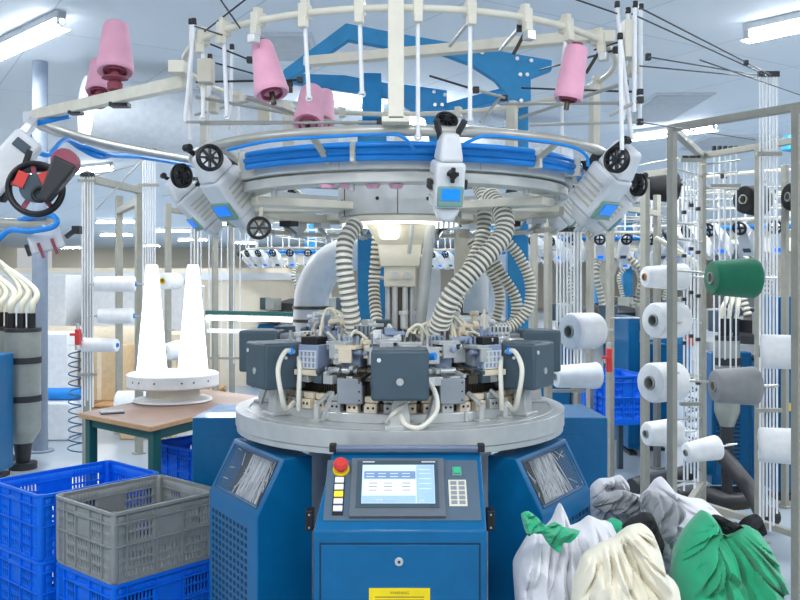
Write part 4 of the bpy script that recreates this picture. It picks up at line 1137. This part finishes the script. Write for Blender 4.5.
spool(583, 331, 4.6, 30, .097, .095, .19, 'yarn_white', 'white yarn spool beside the grey motor boxes of the knitting machine')
spool(788, 352, 4.35, -20, .086, .084, .26, 'yarn_white', 'upper white yarn spool cut by the picture edge, level with the rack posts', peg=True)
spool(786, 446, 4.35, -20, .086, .09, .26, 'yarn_white', 'lower white yarn spool cut by the picture edge, level with the lowest spools')
spool(660, 187, 7.1, 5, .10, .13, .26, 'yarn_black', 'black yarn spool high behind the tilted feeder and rack posts')
spool(752, 200, 5.7, 30, .09, .105, .17, 'yarn_black', 'black yarn spool above the green spool behind the rack')
spool(800, 197, 5.7, 10, .09, .105, .17, 'yarn_black', 'black yarn spool cut by the picture edge behind the rack')
spool(577, 376, 5.6, 14, .07, .085, .30, 'wrap_white', 'white bagged yarn spool lying low beside the motor boxes', peg=False)
# left stand
spool(115, 284, 6.6, 8, .055, .06, .30, 'yarn_white', 'top white yarn tube on the far yarn stand beside the glowing cones', core='hose_blue')
spool(116, 316, 6.6, 8, .055, .06, .26, 'yarn_white', 'middle white yarn tube on the far yarn stand beside the glowing cones', core='hose_blue')
spool(100, 345, 6.6, 170, .05, .055, .28, 'yarn_white', 'lowest white yarn tube on the far yarn stand above the table', core='hose_blue')
spool(170, 281, 7.0, 70, .066, .066, .2, 'yarn_white', 'white yarn spool seen end-on between the tops of the glowing cones', core='yellow')
spool(172, 351, 7.0, 70, .062, .085, .2, 'yarn_white', 'white yarn spool seen end-on between the feet of the glowing cones')

# ------------------------------------------------------------------ creel racks
def rack(label, posts, bars, rods=(), tubes=(), ztop=2.28, w=.038, org=None, pegs=()):
    P = [W(px, 300, d) for px, d in posts]
    o = sum(P, Vector()) / len(P); o.z = 0
    t = thing('creel_rack', label, 'creel rack', o)
    for p in P:
        c = MB().box((p.x, p.y, ztop/2), (w, w, ztop), RZ(.6)).build('post', 'post', t, bevel=.003)
        MB().box((p.x, p.y, .006), (.09, .09, .012), RZ(.6)).build('foot', 'post', c)
    for a, b, z in bars:
        pa, pb = (W(a[0], 300, a[1]), W(b[0], 300, b[1])); pa.z = pb.z = z
        MB().bar(pa, pb, w, w*.95).build('top_bar' if z > 1 else 'foot_bar', 'post', t, bevel=.003)
    for a, b in rods:
        MB().cyl(W(*a), W(*b), .006, n=8).build('cross_rod', 'rod', t)
    for (px0, px1, n, d, y0, z1) in tubes:
        for i in range(n):
            px = px0 + (px1 - px0) * (i / max(1, n - 1))
            p = W(px, y0, d + (.06 if i % 2 else 0)); q = p.copy(); q.z = z1 + (i % 3) * .05
            c = MB().cyl(p, q, .0058, n=8).build('yarn_tube', 'white_rod', t)
            MB().box(p + Vector((0, 0, .01)), (.022, .022, .03)).build('tube_cap', 'charcoal', c)
            if 4.9 < d < 5.5 and i % 2 == 0:
                k = MB()
                for zz in (.9, 1.15, 1.4, 1.65, 1.9): k.box((p.x, p.y, zz + .02*(i % 3)), (.022, .024, .02))
                k.build('tube_clip', 'charcoal', c)
        a, b = W(px0 - 4, 300, d), W(px1 + 4, 300, d)
        for z in (ztop - .08, .8): a.z = b.z = z; MB().bar(a, b, .03, .02).build('tube_bracket', 'post', t)
    return t
rack('steel creel rack holding the green and grey spools beside the sacks',
     [(672, 4.4), (797, 3.87), (702, 5.4), (759, 5.0), (785, 5.8)],
     [((669, 4.42), (860, 3.66), 2.28), ((697, 5.43), (850, 4.5), 2.28), ((672, 4.4), (702, 5.4), 2.28), ((672, 4.4), (702, 5.4), .25), ((702, 5.4), (759, 5.0), .12), ((759, 5.0), (830, 4.55), .12)],
     [((672, 168, 4.4), (702, 176, 5.4)), ((672, 222, 4.4), (702, 226, 5.4)), ((672, 238, 4.4), (702, 242, 5.4)), ((672, 270, 4.4), (709, 273, 4.7)), ((672, 322, 4.4), (702, 323, 5.4)), ((672, 372, 4.4), (702, 376, 5.4)), ((690, 381, 4.6), (712, 382, 4.55)), ((758, 386, 4.6), (775, 387, 4.5)), ((672, 420, 4.4), (700, 418, 5.4)), ((672, 481, 4.4), (702, 482, 5.4)), ((757, 441, 4.6), (768, 442, 4.4)), ((700, 165, 5.4), (740, 160, 5.1)), ((706, 188, 5.4), (738, 189, 5.1)), ((704, 122+52, 5.4), (738, 172, 5.2))],
     [(760, 777, 6, 4.75, 76, .12), (684, 698, 5, 5.0, 160, .3)])
rack('grey creel rack between the knitting machine and the first rack post',
     [(645, 5.7), (610, 6.3), (657, 7.0)],
     [((645, 5.7), (610, 6.3), 2.05), ((645, 5.7), (672, 5.5), 2.2), ((657, 7.0), (610, 6.3), 2.05)],
     [((610, 318, 6.3), (640, 318, 5.8)), ((603, 328, 6.2), (612, 330, 6.3)), ((640, 165, 5.7), (678, 158, 5.5))],
     [(714, 736, 5, 5.6, 150, .9)], ztop=2.2, w=.045)
rack('grey creel rack with slim white tubes beside the blue gantry column',
     [(548, 6.2), (534, 7.0), (590, 6.6), (578, 7.6)],
     [((548, 6.2), (590, 6.6), 2.0), ((534, 7.0), (578, 7.6), 2.0), ((548, 6.2), (534, 7.0), 2.0)], [((540, 250, 6.4), (556, 250, 6.2))],
     [(557, 581, 8, 5.6, 231, .85)], ztop=2.05, w=.045)
rack('pale yarn stand behind the brown work table, the one holding three white tubes',
     [(87, 6.7), (139, 7.6), (119, 8.6)],
     [((87, 6.7), (139, 7.6), 2.3), ((139, 7.6), (119, 8.6), 2.2)], [((87, 178, 6.7), (135, 165, 7.4)), ((96, 210, 6.8), (150, 152, 6.6)), ((135, 283, 6.6), (140, 284, 7.6)), ((87, 284, 6.65), (96, 284, 6.6)), ((87, 316, 6.65), (96, 316, 6.6))],
     [(82, 93, 5, 6.6, 176, .5), (143, 155, 6, 6.9, 152, .8)], ztop=2.35, w=.06)
rack('pale yarn stand behind the glowing cones and the low strip lamp',
     [(168, 7.2), (196, 8.2), (215, 7.4), (232, 8.4)],
     [((168, 7.2), (232, 8.4), 2.1), ((196, 8.2), (215, 7.4), 2.1)], [((164, 196, 7.2), (200, 190, 8)), ((168, 330, 7.2), (175, 330, 7.0))],
     [(191, 201, 4, 7.4, 180, .6), (209, 240, 6, 8.0, 225, .7)], ztop=2.15, w=.045)

# ------------------------------------------------------------------ neighbouring machines
def neighbour(x, y, az, label, det=1, boxes=8, cover=True, seed=1):
    rn = random.Random(seed)
    t = thing('circular_knitting_machine', label, 'machine', (x, y, 0))
    c = (x, y)
    def pl_(a, r, z): return Vector((x + r*math.sin(a), y - r*math.cos(a), z))
    MB().lathe([(.4, 0), (.36, .05), (.36, .93)], TR((x, y, 0)), 28).build('base_drum', 'lightgrey', t)
    if cover:
        for k in range(3):
            a = az + k * 2 * PI / 3
            M1 = TR((x, y, 0)) @ RZ(a)
            mb = MB(M1); mb.prism([(-.23, -.71, 0), (-.23, -.71, .72), (-.23, -.6, .9), (-.23, -.35, .9), (-.23, -.35, 0)], (.46, 0, 0))
            cv = mb.build('leg_cover', 'machine_blue', t, bevel=.006)
            q = MB(M1)
            for i in range(14): q.box((0, -.7105, .2 + i*.03), (.3, .002, .012))
            q.build('vent_grille', 'hole', cv)
    MB().ring(.34, .64, .95, 1.02, c=c, n=48).build('ring_plate', 'plate_steel', t)
    MB().lathe([(.5, 1.02), (.5, 1.08), (.4, 1.1), (.4, 1.2), (.2, 1.26), (0, 1.27)], TR((x, y, 0)), 32).build('knitting_head', 'charcoal', t)
    for k in range(boxes):
        a = az + k * 2*PI/boxes + .3
        MB(TR(pl_(a, .54, 1.19)) @ RZ(a)).box((0, 0, 0), (.18, .15, .17)).build('motor_box', 'slate' if k % 2 else 'canister', t, bevel=.008)
    MB().lathe([(.06, 1.2), (.06, 1.5), (.09, 1.55), (.15, 1.73), (.24, 1.74), (.24, 1.86)], TR((x, y, 0)), 28).build('hub', 'cream', t)
    MB().ring(.58, .67, 1.83, 1.88, c=c, n=56).build('feeder_ring', 'cream', t)
    MB().torus(.80, .018, 1.96, c=c, n=56, k=8).build('tube_ring', 'rod', t)
    MB().torus(.69, .02, 1.91, c=c, n=56, k=8).build('blue_hose', 'hose_blue', t)
    MB().torus(.83, .014, 2.3, c=c, n=56, k=8).build('creel_hoop', 'cream', t)
    for k in range(24):
        a = az + .2 + k * 2*PI/24
        M1 = TR(pl_(a, .8, 1.82)) @ RZ(a) @ RX(rad(42))
        f = MB(M1); f.hexa([(-.045,-.05,-.13),(.045,-.05,-.13),(.045,.05,-.13),(-.045,.05,-.13),(-.045,-.05,.06),(.045,-.05,.06),(.045,.05,.06),(-.045,.05,.06)])
        f.hexa([(-.04,-.04,.06),(.04,-.04,.06),(.04,.04,.06),(-.04,.04,.06),(-.02,-.03,.14),(.02,-.03,.14),(.02,.03,.14),(-.02,.03,.14)])
        fo = f.build('feeder', 'white_plastic' if k % 3 else 'lightgrey', t, bevel=.006)
        q = MB(M1 @ TR((0, -.05, .14)) @ RX(rad(70))); q.torus(.045, .01, 0, c=(0, 0), n=16, k=6); q.bar((-.045, 0, 0), (.045, 0, 0), .012); q.bar((0, -.045, 0), (0, .045, 0), .012); q.build('yarn_wheel', 'black', fo)
        q = MB(M1); q.box((0, -.053, -.07), (.055, .005, .035)); q.build('display', 'lcd_blue' if k % 2 else 'slate', fo)
        q = MB(M1); q.box((0, .06, 0), (.05, .04, .08)); q.build('clamp', 'charcoal', fo)
    for k in range(20):
        a = az + k * 2*PI/20
        r_ = MB(); r_.cyl(pl_(a, .83, 2.28), pl_(a, .82, 1.98), .009, n=8); r_.build('guide_rod', 'white_rod', t)
        MB(TR(pl_(a, .83, 2.3)) @ RZ(a)).box((0, 0, 0), (.03, .04, .05)).build('hoop_clamp', 'charcoal' if k % 3 == 0 else 'cream', t)
    for k in range(12):
        a = az + rn.uniform(0, 6.28); b = a + rn.uniform(.8, 2.2)
        MB().cyl(pl_(a, .8, rn.uniform(2.05, 2.25)), pl_(b, .8, rn.uniform(2.05, 2.25)), .008, n=8).build('cross_rod', 'rod', t)
    a = az + PI - .5
    p = pl_(a, .98, 0); MB().box((p.x, p.y, 1.28), (.16, .14, 2.56)).build('gantry_column', 'gantry_blue', t, bevel=.008)
    MB().bar(pl_(a, .98, 2.52), pl_(a, 0.0, 2.62), .1, .12).build('gantry_arm', 'gantry_blue', t, bevel=.006)
    for k in range(4):
        a = az + 1 + k * 1.5
        pts = [pl_(a, .2, 1.78), pl_(a, .36, 1.6), pl_(a + .1, .34, 1.4), pl_(a + .2, .3, 1.22)]
        corrugated(MB(), pts, .03, .04, n=8).build('corrugated_hose', ['hose', 'hose_groove'], t)
    return t
neighbour(3.1, 7.0, -.95, 'neighbouring blue knitting machine behind the green and grey spools', seed=2)
neighbour(2.1, 8.9, .3, 'far blue knitting machine seen between the gantry column and the first rack post', seed=3)
neighbour(5.1, 9.4, .1, 'far blue knitting machine behind the spools at the picture edge', seed=4)
neighbour(-1.4, 12.6, .5, 'far knitting machine behind the low strip lamp and the big elbow duct', seed=6)
neighbour(3.7, 13.2, .5, 'small pale knitting machine deep in the hall behind two others on the spool side', seed=7)
neighbour(1.2, 13.0, .2, 'far knitting machine hidden behind the central column hoses', seed=8)

# blue cabinets on the spool side
def blue_cabinet(x0, x1, d, ztop, label, depth=.5, sticker=None, vents=False):
    a, b = W(x0, 300, d), W(x1, 300, d)
    t = thing('electric_cabinet', label, 'cabinet', ((a.x + b.x)/2, d + depth/2, 0))
    MB().box(((a.x+b.x)/2, d + depth/2, ztop/2 + .03), (b.x - a.x, depth, ztop - .06)).build('body', 'machine_blue', t, bevel=.008)
    MB().box(((a.x+b.x)/2, d - .004, ztop/2 + .03), (b.x - a.x - .05, .008, ztop - .14)).build('door', 'machine_blue', t, bevel=.002)
    MB().box(((a.x+b.x)/2, d + depth/2, .015), (b.x - a.x - .04, depth - .04, .03)).build('plinth', 'charcoal', t)
    if sticker:
        p = W(*sticker, d - .01); MB().box(p, (.06, .003, .055)).build('sticker', 'yellow', t)
    if vents:
        q = MB()
        for i in range(14): q.box(((a.x+b.x)/2 - .03, d - .009, .25 + i*.03), ((b.x-a.x)*.6, .003, .012))
        q.build('vent_grille', 'hole', t)
    return t
blue_cabinet(776, 812, 5.95, 1.4, 'tall blue cabinet with a yellow sticker behind the cut-off white spools', depth=.2, sticker=(787, 407))
blue_cabinet(712, 752, 6.17, 1.0, 'blue cabinet with vent slits behind the grey spool', vents=True, depth=.12)
blue_cabinet(628, 640, 7.5, 1.2, 'narrow blue cabinet behind the red valve and the grey rack posts')
blue_cabinet(645, 668, 7.7, .95, 'low blue cabinet behind the large white spool', depth=.3)
blue_cabinet(-36, -4, 6.5, .95, 'blue cabinet cut by the picture edge beside the grey canister', depth=.3)

def canister(px, d, z0, z1, r, label, pipes=True, seed=0):
    p = W(px, 300, d); p.z = 0
    t = thing('dust_canister', label, 'canister', p)
    MB().lathe([(0, z0), (r*.5, z0), (r*.96, z0 + .1), (r, z0 + .12), (r, z1), (0, z1)], TR(p), 32).build('barrel', 'canister', t)
    for z in (z0 + (z1 - z0)*.38, z0 + (z1-z0)*.72): MB().lathe([(r*.9, z), (r + .008, z), (r + .008, z + .05), (r*.9, z + .05)], TR(p), 32, closed_prof=True).build('strap', 'charcoal', t)
    MB().lathe([(0, z1), (r*1.03, z1), (r*1.03, z1 + .03), (0, z1 + .03)], TR(p), 32).build('lid', 'charcoal', t)
    MB().lathe([(r*.55, z0 + .02), (r*.4, .05), (.0, .05)], TR(p), 24).build('outlet', 'charcoal', t)
    MB().lathe([(0, 0), (r*.8, 0), (r*.8, .05), (0, .05)], TR(p), 24).build('foot', 'charcoal', t)
    for k in range(3):
        q = p + Vector(((k - 1) * r*.6, -.03, z1 + .03))
        c = MB().cyl(q, q + Vector((0, 0, .12)), r*.24, n=14).build('socket', 'black', t)
        if pipes:
            e = q + Vector((0, 0, .12))
            MB().tube(smooth_path([e, e + Vector((.01, 0, .07)), e + Vector((.05 - .02*k, .05, .18)), e + Vector((-.1 - .07*k, .1, .36)), e + Vector((-.42 - .05*k, .1, .56))]), r*.18, 10).build('hose', 'tube_cream', c)
    return t
canister(23, 7.0, .2, 1.1, .135, 'grey dust canister with black straps beside the pipe column')
canister(1, 7.25, .2, 1.1, .135, 'grey dust canister half cut by the picture edge, behind the other canister')
canister(727, 5.98, .5, 1.1, .085, 'grey dust canister behind the grey spool')

# red valves, coil hose and other small things
def valve(px, py, d, h, label):
    p = W(px, py, d); t = thing('red_valve', label, 'valve', p)
    MB().box(p, (.04, .04, h)).build('body', 'red', t, bevel=.008)
    MB().cyl(p + Vector((0, 0, h/2)), p + Vector((0, 0, h/2 + .04)), .016, n=10).build('neck', 'steel', t)
    MB().box(p + Vector((-.03, -.02, .02)), (.05, .012, .02)).build('lever', 'red', t, bevel=.003)
    MB().box(p + Vector((0, .035, 0)), (.05, .03, .05)).build('hanger_bracket', 'steel', t)
valve(78, 337, 6.55, .12, 'small red valve on the yarn stand post above the blue coil hose')
valve(609, 360, 6.15, .17, 'red valve hanging on the grey rack post beside the knitting machine')
valve(691, 341, 5.2, .06, 'small red valve between the first two rack posts')
def coil(px, y0, y1, d, r, n, label, m='coil_blue'):
    a, b = W(px, y0, d), W(px, y1, d); t = thing('coil_hose', label, 'hose', b)
    pts = []
    for i in range(n * 14 + 1):
        u = i / (n * 14); g = r * (1 if u < .9 else 1.1)
        pts.append(a.lerp(b, u) + Vector((g*math.cos(2*PI*i/14), g*math.sin(2*PI*i/14), 0)))
    MB().tube(pts, .006, 6).build('coil', m, t)
    MB().cyl(a, a + Vector((0, .0, .12)), .01, n=8).build('fitting', 'steel', t)
mat('coil_blue', (40, 92, 130), .4)
coil(76, 350, 452, 7.3, .06, 11, 'blue-grey coiled air hose hanging in front of the pallet')
coil(692, 380, 470, 5.15, .04, 9, 'dark coiled air hose hanging between the first two rack posts')
# big blurred elbow duct
mb = MB(); p = smooth_path([W(311, 345, 5.2), W(311, 312, 5.2), W(314, 288, 5.2), W(328, 265, 5.2), W(352, 253, 5.2), W(378, 251, 5.2), W(404, 253, 5.25)], 10)
dp = mb.tube(p, .105, 24).thing('elbow_duct', 'duct', W(311, 345, 5.2), label='big grey elbow duct behind the corrugated hoses', cat='duct')
dc = MB()
dc.cyl(W(311, 306, 5.2), W(311, 309, 5.2), .112, n=24); dc.cyl(W(311, 319, 5.2), W(311, 322, 5.2), .112, n=24); dc.build('band', 'dark_steel', dp)
q = W(311, 345, 5.2); MB().cyl((q.x, q.y, 0), (q.x, q.y, q.z + .05), .14, n=24).build('stand', 'lightgrey', dp)
# low strip lamp
t = thing('strip_lamp', 'low lit strip lamp behind the glowing cones and beside the elbow duct', 'lamp', W(245, 317, 6.5))
a, b = W(206, 315, 6.5), W(300, 317, 6.5)
MB().bar(a + Vector((0, 0, .02)), b + Vector((0, 0, .02)), .06, .03).build('housing', 'table_green', t, bevel=.003)
MB().bar(a + Vector((.01, 0, -.02)), b + Vector((-.06, 0, -.02)), .05, .03).build('tube', 'tube_light', t)
for e in (a, b): MB().box((e.x, e.y + .04, e.z / 2), (.035, .035, e.z)).build('post', 'post', t)
MB().bar(a + Vector((0, .04, -.12)), b + Vector((0, .04, -.12)), .04, .03).build('rail', 'lightgrey', t)
# white wrapped goods, cartons and pallet at the back left
def carton(x, y, w, d, h, z, m, label, name='carton', cat='carton', rz=0):
    t = thing(name, label, cat, (x, y, z)); Mx = TR((x, y, z)) @ RZ(rz)
    MB(Mx).box((0, 0, h/2), (w, d, h)).build('box', m, t, bevel=.01)
    MB(Mx).box((0, -d/2 - .001, h/2), (.05, .003, h*.98)).build('tape', 'carton_pale', t)
    return t
def pallet(x, y, w, d, label):
    t = thing('pallet', label, 'pallet', (x, y, 0))
    for k in range(5): MB().box((x - w/2 + (k + .5)*w/5, y, .13), (w/5 - .03, d, .02)).build('deck_board', 'pallet_wood', t)
    for k in range(3): MB().box((x, y - d/2 + .06 + k*(d - .12)/2, .06), (w, .1, .1)).build('bearer', 'pallet_wood', t)
    for k in range(3): MB().box((x, y - d/2 + .06 + k*(d - .12)/2, .005), (w, .1, .01)).build('runner', 'pallet_wood', t)
    return t
pallet(-3.78, 10.1, 1.2, 1.0, 'wooden pallet on the floor behind the coil hose')
carton(-4.0, 10.0, .62, .7, .78, .14, 'wrap_white', 'white wrapped block on the wooden pallet behind the coil hose', 'wrapped_block', 'package')
carton(-3.44, 10.25, .44, .6, .62, .14, 'carton', 'brown carton on the pallet beside the white wrapped block')
pallet(-2.72, 10.95, .9, .9, 'wooden pallet on the floor behind the yarn stand')
carton(-2.74, 10.93, .8, .75, .42, .14, 'carton', 'wide brown carton under the white yarn tubes')
carton(-2.70, 10.93, .7, .7, .30, .565, 'carton_pale', 'pale carton stacked on the wide brown carton')
def roll(p, r, L, m, label, rz=0):
    t = thing('fabric_roll', label, 'fabric roll', p); Mx = TR(p) @ RZ(rz) @ RY(PI/2)
    MB(Mx).lathe([(r*.2, -L/2), (r, -L/2), (r, L/2), (r*.2, L/2)], None, 40, closed_prof=True).build('fabric', m, t)
    MB(Mx).lathe([(r*.16, -L/2 - .03), (r*.22, -L/2 - .03), (r*.22, L/2 + .03), (r*.16, L/2 + .03)], None, 24, closed_prof=True).build('core_tube', 'carton', t)
roll((-4.25, 11.5, .64), .28, 1.6, 'carton_pale', 'big cream fabric roll behind the white wrapped block')
MB().box((-4.25, 11.5, .18), (1.3, .5, .36)).thing('roll_stand', 'lightgrey', (-4.25, 11.5, 0), label='low grey stand under the big cream fabric roll', cat='stand', bevel=.01)
roll((-3.35, 8.4, .42), .06, .55, 'hose_blue', 'slim blue roll on the grey trolley behind the coil hose')
MB().box((-3.4, 8.45, .18), (.6, .5, .36)).thing('low_trolley', 'wrap_white', (-3.4, 8.45, 0), label='low white trolley box behind the coil hose', cat='trolley', bevel=.02)
roll((-2.42, 8.4, .30), .15, .6, 'wrap_white', 'short white roll on the floor behind the work table')
MB().box((-2.42, 8.4, .075), (.5, .24, .15)).thing('roll_cradle', 'carton', (-2.42, 8.4, 0), label='small brown cradle under the short white roll', cat='cradle', bevel=.01)
for i, (x, y, w, h, lb) in enumerate(((-5.4, 12.15, 1.7, 1.6, 'pale white wrapped stack behind the pipe column'), (-3.5, 12.18, 1.4, 1.45, 'pale white wrapped stack behind the big cream fabric roll'), (-7.4, 12.1, 1.8, 1.7, 'pale white wrapped stack near the picture edge behind the canisters'))):
    carton(x, y, w, .6, h, 0, 'wrap_white', lb, 'wrapped_stack', 'package')
# blue crate on a stand by the red valve
crate(W(622, 300, 6.6) * Vector((1, 1, 0)) if 0 else Vector((1.66, 6.75, .46)), .2, (.34, .5, .34), 'crate_blue', 'blue plastic crate on the blue stand beside the red valve')
st = thing('crate_stand', 'dark blue steel stand under the blue crate by the red valve', 'stand', (1.66, 6.75, 0))
MB(TR((1.66, 6.75, 0)) @ RZ(.2)).box((0, 0, .445), (.36, .5, .03)).build('top', 'crate_blue', st)
for sx in (-1, 1):
    for sy in (-1, 1): MB(TR((1.66, 6.75, 0)) @ RZ(.2)).box((sx*.155, sy*.22, .215), (.04, .04, .43)).build('leg', 'slate', st)
# feeder hanging near the picture edge
NF = thing('yarn_feeder', 'large yarn feeder with a black rimmed wheel and red inside, hanging from the rail end', 'feeder', W(20, 180, 2.7))
M1 = TR(W(12, 160, 2.72)) @ RZ(.35) @ RY(rad(38))
mb = MB(M1); mb.hexa([(-.05,-.05,-.12),(.05,-.05,-.12),(.05,.05,-.12),(-.05,.05,-.12),(-.045,-.05,.09),(.045,-.05,.09),(.045,.05,.09),(-.045,.05,.09)])
mb.build('housing', 'lightgrey', NF, bevel=.012)
q = MB(M1); q.box((0, -.053, .05), (.05, .006, .03)); q.build('button_cap', 'slate', NF, bevel=.003)
M2 = TR(W(36, 189, 2.62)) @ RZ(.2) @ RX(PI/2)
q = MB(M2); q.torus(.076, .0095, 0, c=(0, 0), n=40, k=10); q.torus(.076, .007, .02, c=(0, 0), n=40, k=8)
w = q.build('wheel_rim', 'black', NF)
q = MB(M2)
for k in range(5):
    a = 2*PI*k/5 + .4; q.bar((.02*math.cos(a), .02*math.sin(a), .008), (.072*math.cos(a), .072*math.sin(a), .008), .014, .008)
q.build('spoke', 'pink_core', w)
q = MB(M2); q.cyl((0, 0, -.004), (0, 0, .03), .042, n=28); q.build('hub', 'slate', w)
q = MB(M2)
for sx in (-1, 1): q.box((sx*.035, .025, .034), (.03, .045, .012), RZ(.4*sx))
q.build('hub_shield', 'red', w)
q = MB(M2); q.torus(.02, .006, .045, c=(.02, -.02), n=20, k=8); q.build('yarn_eye', 'black', w)
M3 = TR(W(59, 176, 2.58)) @ RZ(.2) @ RY(rad(25))
q = MB(M3); q.hexa([(-.02,-.03,-.085),(.008,-.03,-.085),(.008,.03,-.085),(-.02,.03,-.085),(-.035,-.035,.05),(.04,-.035,.05),(.04,.035,.05),(-.035,.035,.05)]); c = q.build('wheel_guard', 'charcoal', NF, bevel=.008)
q = MB(M3); q.cyl((.0, -.03, .045), (.0, .03, .045), .038, n=20); q.build('guard_cap', 'pink_core', c)
q = MB(); q.bar(W(24, 170, 2.66), W(58, 168, 2.62), .02); q.bar(W(20, 180, 2.66), W(30, 150, 2.66), .016); q.build('wheel_arm', 'black', NF, bevel=.003)
MB().bar(W(10, 150, 2.74), W(34, 122, 3.62), .03).build('hanger', 'lightgrey', NF)
MB().box(W(3, 186, 2.7), (.04, .05, .1), RY(.3)).build('tension_knob', 'black', NF, bevel=.01)
NG = thing('yarn_feeder', 'small grey yarn feeder with red side plates hanging beside the pipe column top', 'feeder', W(45, 240, 3.3))
M1 = TR(W(46, 241, 3.3)) @ RZ(.4) @ RY(rad(70))
MB(M1).hexa([(-.035,-.04,-.06),(.035,-.04,-.06),(.035,.04,-.06),(-.035,.04,-.06),(-.045,-.04,.06),(.045,-.04,.06),(.045,.04,.06),(-.045,.04,.06)]).build('housing', 'lightgrey', NG, bevel=.008)
q = MB(M1); q.box((.03, -.045, -.03), (.06, .008, .012)); q.box((.03, -.045, .02), (.06, .008, .012)); q.build('side_plate', 'pink_core', NG)
q = MB(); q.bar(W(66, 237, 3.3), W(77, 229, 3.3), .016); q.box(W(77, 230, 3.3), (.03, .03, .03)); q.bar(W(26, 245, 3.3), W(30, 256, 3.3), .012); q.build('tension_arm', 'charcoal', NG)
q = MB(); q.tube(smooth_path([W(10, 224, 3.4), W(30, 217, 3.3), W(50, 215, 3.25), W(57, 221, 3.2), W(52, 227, 3.2), W(30, 231, 3.2), W(8, 231, 3.25), W(-10, 250, 3.25)]), .011, 8); q.build('blue_hose', 'hose_blue', NG)
q = MB(); q.tube(smooth_path([W(-10, 222, 3.4), W(20, 224, 3.35), W(50, 222, 3.3)]), .02, 12); q.build('rail', 'rod', NG)
q = MB(); q.bar(W(46, 224, 3.3), W(46, 238, 3.3), .02); q.build('clamp', 'lightgrey', NG)
# ------------------------------------------------------------------ camera, soft world fill and exposure
cam = bpy.data.cameras.new('camera'); co = bpy.data.objects.new('camera', cam); COL.objects.link(co)
co.location = (0, 0, EYE); co.rotation_euler = (PI/2, 0, 0)
cam.sensor_width = 36; cam.lens = F / 800 * 36; cam.shift_y = -(300 - HZ) / 800
cam.clip_start = .05; cam.clip_end = 100
SC.camera = co
w = bpy.data.worlds.new('world'); SC.world = w; w.use_nodes = True
w.node_tree.nodes['Background'].inputs['Color'].default_value = (.92, .96, 1.0, 1)
w.node_tree.nodes['Background'].inputs['Strength'].default_value = .5  # added even fill, entering by the open hall end behind the camera
vs = SC.view_settings
vs.view_transform = 'Standard'; vs.look = 'None'; vs.exposure = 0.12; vs.gamma = 1.0; vs.use_curve_mapping = False
